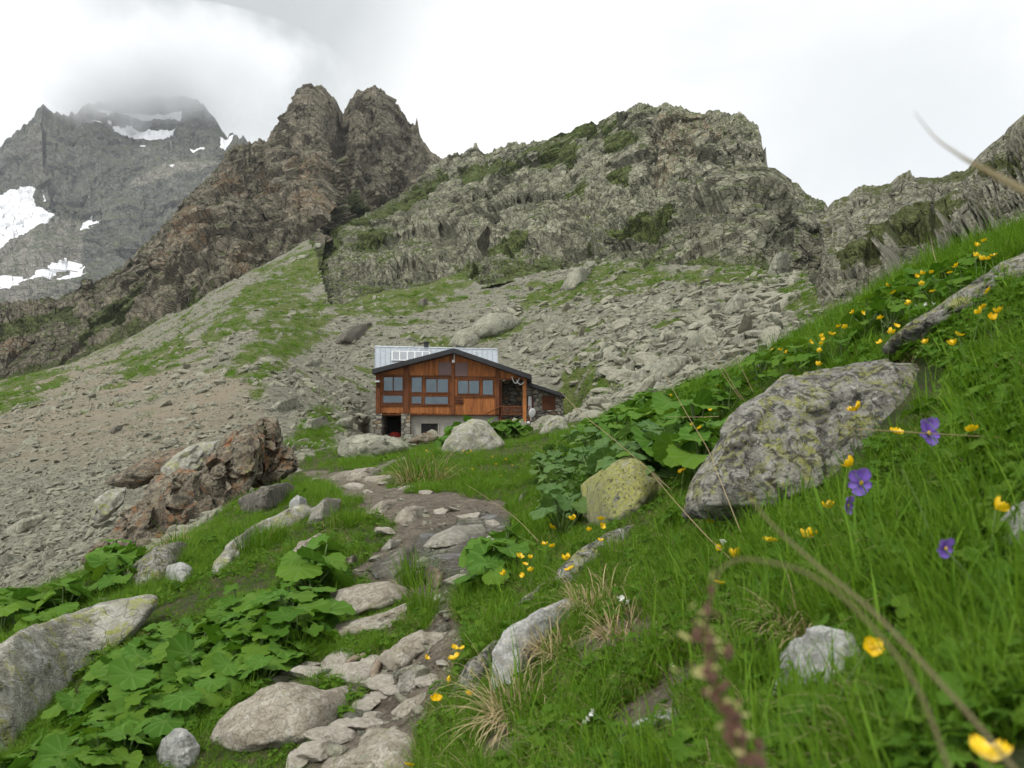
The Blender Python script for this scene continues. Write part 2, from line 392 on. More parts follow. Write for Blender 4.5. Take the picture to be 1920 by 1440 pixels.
# ------------------------------------------------------------------ ground materials
def ground_mat():
    m, nt, b = newmat('alpine_ground', .95, .2)
    v = ovec(nt, False)
    gn, gf, pa, we, ru = (attr(nt, k) for k in ('grass', 'fargrass', 'path', 'wet', 'rust'))
    n0 = nz(nt, v, .12, 5, .6); n1 = nz(nt, v, 1.3, 8, .7); n2 = nz(nt, v, 9, 8, .7); n3 = nz(nt, v, 60, 4, .7)
    vr = N(nt, 'ShaderNodeTexVoronoi', {'Vector': scalev(nt, v, (1, 1.0, 1.8)), 'Scale': 2.6, 'Randomness': 1.0})
    scree = mix(nt, mr(nt, n1, .35, .65), (.118, .116, .086), (.185, .182, .136))  # bed coloured darker than the stones, painting shadowed gaps between them
    scree = mix(nt, mr(nt, N(nt, 'ShaderNodeSeparateColor', {0: vr.outputs['Color']}).outputs[0], 0, 1, 0, .6), scree, (.265, .26, .20))
    scree = mix(nt, mr(nt, n2, .50, .70, 0, .8), scree, (.12, .108, .08))
    scree = mix(nt, ma(nt, 'MULTIPLY', ru, mr(nt, n0, .35, .6, 0, .8)), scree, (.235, .195, .135))
    green = mix(nt, mr(nt, n1, .35, .65), (.075, .105, .024), (.105, .125, .036))
    green = mix(nt, mr(nt, n2, .5, .7, 0, .6), green, (.14, .125, .06))
    soil = mix(nt, mr(nt, n2, .35, .65), (.085, .068, .048), (.19, .16, .12))
    soil = mix(nt, mr(nt, n3, .45, .7, 0, .7), soil, (.30, .27, .215))
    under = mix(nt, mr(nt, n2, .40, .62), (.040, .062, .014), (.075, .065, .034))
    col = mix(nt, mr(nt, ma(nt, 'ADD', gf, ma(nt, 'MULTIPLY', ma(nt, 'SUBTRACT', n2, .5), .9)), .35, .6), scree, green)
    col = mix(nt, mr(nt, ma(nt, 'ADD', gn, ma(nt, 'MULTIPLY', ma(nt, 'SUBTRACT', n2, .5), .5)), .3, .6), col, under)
    col = mix(nt, mr(nt, ma(nt, 'ADD', pa, ma(nt, 'MULTIPLY', ma(nt, 'SUBTRACT', n2, .5), .6)), .3, .65), col, soil)
    col = mix(nt, ma(nt, 'MULTIPLY', we, .8), col, (.045, .038, .03))
    nt.links.new(col, b.inputs['Base Color'])
    nt.links.new(mr(nt, we, 0, 1, .95, .35), b.inputs['Roughness'])
    h = ma(nt, 'ADD', ma(nt, 'MULTIPLY', n2, .10), ma(nt, 'MULTIPLY', n3, .012))
    h = ma(nt, 'ADD', h, ma(nt, 'MULTIPLY', mr(nt, vr.outputs['Distance'], 0, .7, 1, 0), ma(nt, 'MULTIPLY', ma(nt, 'SUBTRACT', 1.0, ma(nt, 'MAXIMUM', gn, pa)), .12)))
    bump(nt, b, h, .9, 1.0)
    return m

def cliff_mat(name, a, c, lt, grs, S=1.0, streak=(.5, .5, .5), bmp=1.0, scol=(.30, .20, .11)):
    m, nt, b = newmat(name, .95, .2)
    v = ovec(nt, False)
    gr, st, dk, sc = (attr(nt, k) for k in ('grass', 'stain', 'crack', 'scree'))
    n0 = nz(nt, v, .022 * S, 5, .6); n1 = nz(nt, v, .11 * S, 8, .68, .5); n2 = nz(nt, v, .55 * S, 9, .72, .4); n3 = nz(nt, v, 2.4 * S, 6, .7)
    col = mix(nt, mr(nt, n1, .36, .64), a, c)
    col = mix(nt, mr(nt, n2, .46, .64), col, lt)
    rv = N(nt, 'ShaderNodeVectorRotate', {'Vector': v, 'Axis': (0, 1, 0), 'Angle': .6}, rotation_type='AXIS_ANGLE').outputs[0]
    sk = nz(nt, scalev(nt, rv, tuple(S * q for q in streak)), 1.0, 7, .72, .8)
    col = mix(nt, mr(nt, sk, .48, .66, 0, .75), col, tuple(q * .5 for q in c))
    col = mix(nt, mr(nt, ma(nt, 'ADD', st, ma(nt, 'MULTIPLY', ma(nt, 'SUBTRACT', n1, .5), 1.6)), .40, .75, 0, .75), col, mix(nt, mr(nt, n2, .4, .6), scol, lt))
    g = ma(nt, 'ADD', gr, ma(nt, 'MULTIPLY', ma(nt, 'SUBTRACT', n2, .5), 1.4))
    g = ma(nt, 'ADD', g, ma(nt, 'MULTIPLY', ma(nt, 'SUBTRACT', n3, .5), .6))
    col = mix(nt, mr(nt, n3, .38, .62, 0, .45), col, tuple(q * .55 for q in a))
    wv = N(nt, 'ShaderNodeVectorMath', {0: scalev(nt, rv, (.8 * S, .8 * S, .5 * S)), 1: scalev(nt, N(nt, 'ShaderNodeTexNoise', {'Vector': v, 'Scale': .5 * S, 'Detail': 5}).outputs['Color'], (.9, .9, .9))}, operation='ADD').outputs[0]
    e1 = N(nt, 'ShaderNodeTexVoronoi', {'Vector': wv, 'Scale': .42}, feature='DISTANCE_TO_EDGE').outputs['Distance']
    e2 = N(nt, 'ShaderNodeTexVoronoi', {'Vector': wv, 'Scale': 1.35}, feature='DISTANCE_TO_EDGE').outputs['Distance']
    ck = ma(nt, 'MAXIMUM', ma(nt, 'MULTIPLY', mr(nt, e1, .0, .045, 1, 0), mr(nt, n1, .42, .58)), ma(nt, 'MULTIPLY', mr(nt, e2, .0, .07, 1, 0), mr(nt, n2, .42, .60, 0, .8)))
    col = mix(nt, ma(nt, 'MULTIPLY', ck, .48), col, (.05, .05, .038))  # crevice shade painted in along the cracks that the bump also sinks
    cellv = N(nt, 'ShaderNodeSeparateColor', {0: N(nt, 'ShaderNodeTexVoronoi', {'Vector': wv, 'Scale': 1.35}).outputs['Color']}).outputs
    col = mix(nt, ma(nt, 'MULTIPLY', mr(nt, cellv[0], .55, 1.0), .55), col, lt)
    col = mix(nt, ma(nt, 'MULTIPLY', mr(nt, cellv[1], .5, 1.0), .35), col, tuple(q * .6 for q in c))
    col = mix(nt, mr(nt, ma(nt, 'ADD', sc, ma(nt, 'MULTIPLY', ma(nt, 'SUBTRACT', n1, .5), .8)), .40, .60), col, mix(nt, mr(nt, n2, .4, .6), (.25, .235, .20), (.31, .295, .25)))
    col = mix(nt, mr(nt, g, .42, .62, 0, .90), col, mix(nt, mr(nt, n2, .38, .62), tuple(q * .75 for q in grs), tuple(q * 1.5 for q in grs)))
    sn = ma(nt, 'ADD', attr(nt, 'snow'), ma(nt, 'MULTIPLY', ma(nt, 'SUBTRACT', nz(nt, v, .06 * S, 6, .7), .5), .35))
    col = mix(nt, mr(nt, sn, .46, .54), col, (.84, .85, .87))
    nt.links.new(col, b.inputs['Base Color'])
    h = ma(nt, 'ADD', ma(nt, 'MULTIPLY', n2, 1.2 / S), ma(nt, 'MULTIPLY', n3, .25 / S))
    h = ma(nt, 'ADD', h, ma(nt, 'MULTIPLY', sk, .8 / S))
    h = ma(nt, 'SUBTRACT', h, ma(nt, 'MULTIPLY', ck, .9 / S))
    h = ma(nt, 'ADD', h, ma(nt, 'MULTIPLY', cellv[2], .45 / S))
    h = ma(nt, 'MULTIPLY', h, mr(nt, sn, .4, .55, 1, .15))
    bump(nt, b, h, bmp, 1.0)
    return m

# ------------------------------------------------------------------ rock faces (heightfields with real relief, each at its own distance)
def relief(name, label, px0, px1, nc, nr, top, base, dtop, dbase, mat, disp, jag=2.0, jf=.05, prof=1.15, grass=(), stain=(), snow=(), scree=(), ledges=(), upgrass=None, seed=0, hollows=(), back=12.0, topkeep=.30, basegrass=1.0):
    px = np.linspace(px0, px1, nc); s = np.linspace(0, 1, nr)
    ty = lerp_pts(top, px)
    jn = fbm(np.stack([px * jf, 0 * px + seed, 0 * px], -1), 5, seed, .62, True)
    ty = ty - jag * (jn + .15)
    by = base(px) if callable(base) else lerp_pts(base, px)
    dt = lerp_pts(dtop, px); db = dbase(px) if callable(dbase) else lerp_pts(dbase, px)
    S, _ = np.meshgrid(s, px, indexing='ij'); PXg = np.broadcast_to(px, S.shape)
    PY = by + (ty - by) * S
    D = db + (dt - db) * S ** prof
    P = at(PXg, PY, D)
    du = np.gradient(P, axis=1); dv = np.gradient(P, axis=0)
    n = np.cross(du, dv); n /= np.linalg.norm(n, axis=-1)[..., None] + 1e-9
    n = np.where((n[..., 1] > 0)[..., None], -n, n)
    # keep the skyline where it is: displace along depth there
    hd = np.zeros_like(S); crack = np.zeros_like(S)
    for kind, size, amp, st in disp:
        q = P / (np.array(st) * size)
        if kind == 'f':
            q = q + .25 * np.stack([fbm(P / size * .7, 3, seed + 5), fbm(P / size * .7, 3, seed + 6), fbm(P / size * .7, 3, seed + 7)], -1)
            h, e = facet(q, seed + int(size * 7))
            hd += .42 * amp * h; crack = np.maximum(crack, smooth(.07, 0, e) * min(.8, .25 + .04 * size))
        elif kind == 'r': hd += .6 * amp * fbm(q, 5, seed + 31, .55, True)
        else: hd += amp * fbm(q, 6, seed + 37, .55)
    for hx, hy, rx, ry, dep in hollows:
        hd -= dep * np.exp(-((PXg - hx) / rx) ** 2 - ((PY - hy) / ry) ** 2)
    for pts, dep, fall in ledges:
        ly = lerp_pts(pts, px) + 5 * fbm(np.stack([px * .06, 0 * px, 0 * px + seed], -1), 4, seed + 3)
        below = PY - ly
        xs = [p[0] for p in pts]
        w = smooth(min(xs) - 10, min(xs) + 12, PXg) * smooth(max(xs) + 10, max(xs) - 12, PXg)
        hd -= dep * w * np.where(below > 0, np.exp(-below / fall), np.exp(below / 2.0))
    k = (1 - (1 - topkeep) * smooth(.90, 1.0, S)) * (.25 + .75 * smooth(0, .12, S))
    dirv = n * (1 - smooth(.85, 1, S))[..., None] + np.array([0, -1.0, 0]) * smooth(.85, 1, S)[..., None]
    k = k * np.clip((by - ty) / 240, .04, 1)[None, :] ** 1.6
    P2 = P + dirv * (hd * k)[..., None]
    du = np.gradient(P2, axis=1); dv = np.gradient(P2, axis=0)
    n2 = np.cross(du, dv); n2 /= np.linalg.norm(n2, axis=-1)[..., None] + 1e-9
    n2 = np.where((n2[..., 1] > 0)[..., None], -n2, n2)
    NS = fbm(P / (P[..., 1:2].mean() * .035), 4, seed + 77)
    def msk(polys, soft):
        out = np.zeros_like(S)
        for q in polys: out = np.maximum(out, smooth(-soft, soft, polydist(PXg, PY, q) + soft * 1.2 * NS))
        return out
    g = msk(grass, 9) * .85
    if upgrass: g = np.maximum(g, smooth(upgrass[0], upgrass[1], n2[..., 2]) * upgrass[2])
    g = np.maximum(g, .72 * smooth(.16, .0, S + .10 * NS) * basegrass)
    A = {'grass': g, 'stain': msk(stain, 22), 'snow': msk(snow, 2.0), 'scree': msk(scree, 12), 'crack': crack}
    # the far side of the ridge
    rows = [P2]
    for dy, dz in ((back * .25, -back * .03), (back, -back * .6), (back * 3, -back * 3)):
        rows.append((P2[-1] + np.array([0, dy, dz]))[None])
    V = np.concatenate(rows); 
    for kx in A: A[kx] = np.concatenate([A[kx], np.repeat(A[kx][-1:], 3, 0)]).ravel()
    o = mk(name, V.reshape(-1, 3), grid_faces(len(V), nc), mat, None, False, A)
    return tag(o, label, None, None, 'structure'), P2, PXg, PY

def solve_d(px, py):
    """distance where the ground shows at photo row py, per column"""
    ds = np.exp(np.linspace(math.log(9), math.log(300), 500))
    T = HY - F * np.stack([tan_ground(np.full_like(ds, p), ds) for p in px])
    out = []
    for r, y in zip(T, py):
        k = np.nonzero(r <= y)[0]; k = k[k > 0]
        out.append(ds[k[0]] if len(k) else np.nan)
    return np.array(out)

_px = np.linspace(-900, 2900, 96)
BASE_P = [(-900, 760), (-200, 735), (0, 716), (120, 672), (240, 630), (300, 602), (400, 556), (480, 512), (560, 466), (600, 446), (640, 428)]
BASE_M = [(540, 560), (590, 588), (640, 585), (690, 560), (740, 552), (800, 545), (860, 520), (900, 545), (1000, 522), (1060, 503), (1150, 490), (1200, 506), (1300, 514), (1440, 508), (1500, 545), (1600, 560), (1700, 560)]
BASE_R = [(1400, 575), (1500, 592), (1560, 565), (1640, 582), (1740, 545), (1830, 505), (1920, 470), (2300, 330), (2900, 120)]
def fill(px, d):
    ok = ~np.isnan(d); return np.interp(px, px[ok], d[ok])
dP = fill(_px, np.where(_px < 625, solve_d(_px, lerp_pts(BASE_P, _px)), np.nan))
dM = fill(_px, np.where((_px > 545) & (_px < 1500), solve_d(_px, lerp_pts(BASE_M, _px)), np.nan))
dR = fill(_px, np.where(_px > 1500, solve_d(_px, lerp_pts(BASE_R, _px)), np.nan))
dip = np.where(_px < 605, dP, np.where(_px < 1520, dM, np.minimum(dM, dR)))
DIP = (_px, dip)

def lohi(b, off): return lambda px: lerp_pts(b, px) + off

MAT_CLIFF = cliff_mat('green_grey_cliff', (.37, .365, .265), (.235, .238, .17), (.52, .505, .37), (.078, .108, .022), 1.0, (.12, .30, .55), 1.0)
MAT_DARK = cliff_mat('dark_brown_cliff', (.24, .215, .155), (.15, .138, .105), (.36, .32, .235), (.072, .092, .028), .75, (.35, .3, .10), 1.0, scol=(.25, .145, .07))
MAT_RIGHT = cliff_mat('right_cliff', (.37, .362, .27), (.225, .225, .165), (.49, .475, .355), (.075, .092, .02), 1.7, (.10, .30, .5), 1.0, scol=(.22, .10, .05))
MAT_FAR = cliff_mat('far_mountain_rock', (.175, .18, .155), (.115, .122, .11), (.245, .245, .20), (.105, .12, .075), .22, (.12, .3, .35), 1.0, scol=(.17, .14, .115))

# far mountain with snow
TOP_FM = [(-900, 420), (-300, 380), (-100, 320), (0, 278), (40, 245), (62, 226), (72, 206), (80, 202), (92, 212), (110, 214), (128, 222), (133, 211), (140, 222), (155, 205), (175, 196), (230, 190), (300, 186), (350, 184), (372, 190), (388, 208), (410, 238), (424, 264), (436, 252), (448, 262), (460, 256), (470, 300), (520, 420), (700, 560)]
SNOW = [[(212,247),(240,240),(268,249),(300,247),(336,243),(326,254),(302,260),(285,268),(262,264),(236,257)],
 [(226,220),(256,216),(272,218),(300,214),(340,206),(336,217),(300,222),(268,228),(250,221)],
 [(-120,372),(0,366),(40,352),(70,346),(72,360),(50,384),(76,384),(110,368),(78,392),(88,398),(103,409),(86,421),(40,438),(0,450),(-120,470)],
 [(148,441),(158,422),(172,406),(170,424),(189,429),(180,441),(163,448),(156,440)],
 [(-120,566),(0,548),(38,539),(62,536),(98,516),(117,492),(130,511),(162,513),(136,524),(96,541),(50,556),(0,570),(-120,600)],
 [(112,551),(132,528),(164,516),(160,528),(168,535),(130,547)],
 [(414,256),(424,264),(438,254),(432,270),(424,302),(418,280)], [(356,281),(372,279),(389,279),(384,284),(362,286)],
 [(254,285),(274,278),(291,278),(270,287)], [(328,325),(350,322),(358,324),(344,328)], [(174,233),(188,234),(199,239),(184,241)],
 [(180,203),(192,207),(214,211),(205,216),(188,211)], [(200,212),(214,220),(206,224)], [(205,238),(213,232),(212,246)], [(325,219),(342,214),(332,222)]]
SCREE_FAR = [[(-300,420),(0,440),(60,432),(110,408),(150,412),(170,450),(160,500),(130,560),(60,620),(-300,640)], [(290,335),(330,310),(390,300),(410,330),(330,360),(270,370)]]
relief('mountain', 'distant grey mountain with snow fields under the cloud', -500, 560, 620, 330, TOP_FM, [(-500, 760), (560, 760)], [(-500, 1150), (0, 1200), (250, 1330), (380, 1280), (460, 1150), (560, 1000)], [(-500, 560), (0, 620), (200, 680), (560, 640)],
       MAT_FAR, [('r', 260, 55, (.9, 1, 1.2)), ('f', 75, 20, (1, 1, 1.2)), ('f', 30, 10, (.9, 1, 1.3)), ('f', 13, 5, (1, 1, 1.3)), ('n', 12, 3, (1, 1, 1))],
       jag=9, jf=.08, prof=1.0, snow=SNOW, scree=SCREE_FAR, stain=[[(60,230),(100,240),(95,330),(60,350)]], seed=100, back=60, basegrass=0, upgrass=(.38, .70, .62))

# dark pinnacles
TOP_P = [(-900, 640), (-300, 612), (0, 572), (60, 568), (110, 562), (180, 536), (232, 500), (270, 462), (300, 432), (350, 372), (385, 340), (402, 322), (418, 302), (430, 282), (446, 276), (465, 269), (486, 263), (497, 270), (505, 262), (520, 240), (540, 214), (556, 190), (572, 174), (590, 165), (606, 168), (620, 180), (634, 198), (642, 216), (646, 206), (655, 190), (670, 176), (690, 170), (706, 168), (720, 178), (734, 192), (750, 207), (758, 224), (768, 236), (778, 240), (782, 222), (786, 254), (800, 280), (818, 296), (833, 304), (850, 330), (900, 380)]
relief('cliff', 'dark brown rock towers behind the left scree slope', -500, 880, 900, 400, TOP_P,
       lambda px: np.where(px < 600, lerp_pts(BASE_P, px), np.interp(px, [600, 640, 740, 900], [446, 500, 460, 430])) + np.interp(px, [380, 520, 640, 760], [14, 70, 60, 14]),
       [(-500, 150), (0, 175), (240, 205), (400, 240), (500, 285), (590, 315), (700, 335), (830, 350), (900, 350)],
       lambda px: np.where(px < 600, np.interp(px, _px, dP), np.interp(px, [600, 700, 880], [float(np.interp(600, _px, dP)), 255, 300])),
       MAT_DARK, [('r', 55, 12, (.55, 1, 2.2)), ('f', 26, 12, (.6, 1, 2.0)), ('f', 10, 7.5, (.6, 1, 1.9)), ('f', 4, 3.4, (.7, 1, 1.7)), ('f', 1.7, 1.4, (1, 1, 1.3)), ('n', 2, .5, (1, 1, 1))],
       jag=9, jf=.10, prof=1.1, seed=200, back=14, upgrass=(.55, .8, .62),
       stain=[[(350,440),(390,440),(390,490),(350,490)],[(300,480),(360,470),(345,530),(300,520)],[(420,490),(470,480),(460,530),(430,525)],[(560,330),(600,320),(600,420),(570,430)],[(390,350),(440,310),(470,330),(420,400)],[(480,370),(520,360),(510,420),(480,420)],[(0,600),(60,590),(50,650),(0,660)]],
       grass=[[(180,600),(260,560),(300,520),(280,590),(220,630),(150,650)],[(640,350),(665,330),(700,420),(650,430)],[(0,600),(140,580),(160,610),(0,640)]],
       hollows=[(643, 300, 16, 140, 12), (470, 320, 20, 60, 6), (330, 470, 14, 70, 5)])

# central wall with the grass ramp
TOP_M = [(500, 585), (548, 570), (562, 530), (578, 490), (600, 455), (650, 422), (700, 396), (740, 376), (780, 346), (820, 314), (834, 304), (850, 294), (870, 286), (894, 273), (903, 288), (915, 291), (935, 282), (960, 270), (985, 273), (1010, 267), (1030, 266), (1062, 263), (1085, 252), (1098, 241), (1120, 240), (1150, 222), (1176, 208), (1196, 198), (1215, 199), (1228, 204), (1250, 198), (1280, 204), (1308, 216), (1318, 218), (1330, 209), (1348, 206), (1368, 216), (1386, 213), (1402, 222), (1420, 232), (1426, 248), (1428, 262), (1437, 272), (1439, 290), (1436, 298), (1442, 318), (1446, 332), (1462, 340), (1474, 346), (1480, 356), (1484, 346), (1491, 342), (1502, 354), (1511, 368), (1530, 374), (1548, 383), (1580, 420), (1660, 470)]
GM = [[(548,620),(556,560),(572,492),(600,452),(660,415),(730,382),(700,420),(640,470),(608,520),(600,560),(585,610)], [(560,478),(640,436),(740,386),(800,352),(900,320),(980,300),(1050,280),(1120,258),(1180,246),(1160,268),(1100,285),(1040,312),(960,338),(880,362),(800,390),(720,420),(640,455),(590,480)],
 [(1140,275),(1200,262),(1195,290),(1150,300)], [(1000,330),(1050,300),(1100,290),(1090,320),(1030,345)], [(860,500),(950,460),(1000,440),(980,470),(900,510),(850,540)],
 [(1080,440),(1180,420),(1260,410),(1260,432),(1160,445)], [(1400,330),(1470,340),(1500,370),(1440,375)], [(540,520),(600,470),(640,470),(590,540)], [(1150,345),(1190,330),(1190,350),(1160,360)], [(840,345),(900,330),(880,350)], [(640,470),(700,440),(760,430),(700,465)], [(1060,380),(1105,360),(1100,390)]]
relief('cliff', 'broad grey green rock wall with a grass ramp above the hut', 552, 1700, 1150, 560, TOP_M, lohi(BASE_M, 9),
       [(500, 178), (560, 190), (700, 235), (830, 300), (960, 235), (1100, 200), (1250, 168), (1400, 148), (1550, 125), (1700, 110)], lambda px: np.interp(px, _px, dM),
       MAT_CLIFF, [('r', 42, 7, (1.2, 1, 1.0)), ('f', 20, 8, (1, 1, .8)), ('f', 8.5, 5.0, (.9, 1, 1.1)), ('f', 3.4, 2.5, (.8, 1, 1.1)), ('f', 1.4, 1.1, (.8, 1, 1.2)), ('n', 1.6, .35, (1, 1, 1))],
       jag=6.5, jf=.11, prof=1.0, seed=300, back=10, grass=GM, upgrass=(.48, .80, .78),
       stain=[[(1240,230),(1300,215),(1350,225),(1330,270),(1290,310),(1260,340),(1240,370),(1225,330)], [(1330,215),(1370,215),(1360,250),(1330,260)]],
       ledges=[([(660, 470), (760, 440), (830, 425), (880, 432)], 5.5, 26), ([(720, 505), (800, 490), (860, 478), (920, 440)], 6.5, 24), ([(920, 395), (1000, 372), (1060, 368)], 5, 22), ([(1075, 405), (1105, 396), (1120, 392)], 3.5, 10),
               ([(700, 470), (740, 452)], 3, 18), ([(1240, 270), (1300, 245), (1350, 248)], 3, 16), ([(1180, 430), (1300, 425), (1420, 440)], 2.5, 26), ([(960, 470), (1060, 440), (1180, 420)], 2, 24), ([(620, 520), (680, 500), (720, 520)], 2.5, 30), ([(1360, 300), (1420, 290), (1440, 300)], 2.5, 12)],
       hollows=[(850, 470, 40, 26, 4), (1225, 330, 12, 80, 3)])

# right hand wall
TOP_R = [(1490, 600), (1502, 588), (1514, 555), (1528, 500), (1540, 420), (1560, 379), (1590, 371), (1600, 357), (1622, 349), (1650, 350), (1674, 343), (1684, 330), (1706, 322), (1711, 333), (1740, 336), (1764, 334), (1784, 326), (1810, 322), (1826, 312), (1838, 292), (1860, 272), (1880, 256), (1900, 247), (1903, 232), (1915, 218), (1940, 200), (2000, 165), (2200, 60), (2600, -100)]
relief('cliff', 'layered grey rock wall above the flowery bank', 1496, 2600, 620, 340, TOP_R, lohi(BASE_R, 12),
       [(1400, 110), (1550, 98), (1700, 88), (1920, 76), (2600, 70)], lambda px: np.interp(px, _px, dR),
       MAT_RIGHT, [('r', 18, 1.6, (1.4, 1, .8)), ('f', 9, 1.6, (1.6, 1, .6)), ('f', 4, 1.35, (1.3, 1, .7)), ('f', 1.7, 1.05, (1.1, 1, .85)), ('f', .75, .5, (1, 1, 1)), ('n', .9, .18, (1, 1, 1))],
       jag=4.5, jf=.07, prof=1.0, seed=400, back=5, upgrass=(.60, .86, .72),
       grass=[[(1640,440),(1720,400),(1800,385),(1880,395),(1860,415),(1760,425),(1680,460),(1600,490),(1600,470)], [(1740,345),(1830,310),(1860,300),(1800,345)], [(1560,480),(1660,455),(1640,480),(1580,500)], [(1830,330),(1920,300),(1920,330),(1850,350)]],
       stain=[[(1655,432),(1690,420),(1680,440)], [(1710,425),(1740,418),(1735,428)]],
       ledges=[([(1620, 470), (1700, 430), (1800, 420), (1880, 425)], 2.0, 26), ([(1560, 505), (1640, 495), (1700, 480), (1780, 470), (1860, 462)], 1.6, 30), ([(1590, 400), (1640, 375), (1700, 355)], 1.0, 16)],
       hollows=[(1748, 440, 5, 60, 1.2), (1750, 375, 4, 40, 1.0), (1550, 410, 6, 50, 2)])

# ------------------------------------------------------------------ the ground sheet
gpx = np.linspace(-820, 2820, 900); gd = np.exp(np.linspace(math.log(.36), math.log(420), 760))
GD, GPX = np.meshgrid(gd, gpx, indexing='ij')
GZ = ground_z(GPX, GD); GX = (GPX - HX) / F * GD
GPY = HY - F * tan_ground(GPX, GD)
g_near, g_path = near_grass(GPX, GD, GPY)
g_far = far_grass(GPX, GD, GPY) * (1 - g_near)
g_wet = np.where(GD < 14, smooth(-6, 8, polydist(GPX, GPY, STREAM) + 6 * fbm(np.stack([GX, GD, 0 * GX], -1) * 4, 3, 61)), 0)
g_rust = smooth(-60, 40, polydist(GPX, GPY, [(-200, 760), (120, 690), (330, 660), (460, 690), (480, 760), (330, 830), (100, 860), (-200, 900)]))
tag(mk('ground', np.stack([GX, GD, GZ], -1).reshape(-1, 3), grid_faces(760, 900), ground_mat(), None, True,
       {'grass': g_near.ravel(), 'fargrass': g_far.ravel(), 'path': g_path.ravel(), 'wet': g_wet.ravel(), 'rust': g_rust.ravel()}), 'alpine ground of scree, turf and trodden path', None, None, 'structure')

# ------------------------------------------------------------------ rocks
_ico = {}
def ico(k):
    if k not in _ico:
        bm = bmesh.new(); bmesh.ops.create_icosphere(bm, subdivisions=k, radius=1)
        _ico[k] = (np.array([v.co[:] for v in bm.verts]), np.array([[v.index for v in f.verts] for f in bm.faces])); bm.free()
    return _ico[k]

def planes_r(v, seed, n=14, lo=.72, hi=1.0):
    r = np.random.default_rng(seed); P = r.normal(size=(n, 3)); P /= np.linalg.norm(P, axis=1)[:, None]
    hgt = r.uniform(lo, hi, n)
    dots = v @ P.T
    q = np.where(dots > .05, hgt / np.maximum(dots, .05), 9)
    return np.minimum(q.min(1), 1.06)

def outline_radius(poly, cx, cy, th):
    out = np.zeros_like(th)
    c, s_ = np.cos(th), np.sin(th)
    n = len(poly)
    for k in range(n):
        x0, y0 = poly[k][0] - cx, cy - poly[k][1]; x1, y1 = poly[(k + 1) % n][0] - cx, cy - poly[(k + 1) % n][1]
        ex, ey = x1 - x0, y1 - y0
        den = c * ey - s_ * ex
        den = np.where(np.abs(den) < 1e-9, 1e-9, den)
        t = (x0 * ey - y0 * ex) / den; u = (x0 * s_ - y0 * c) / den
        ok = (t > 0) & (u >= -1e-6) & (u <= 1 + 1e-6)
        out = np.where(ok, np.maximum(out, t), out)
    return out

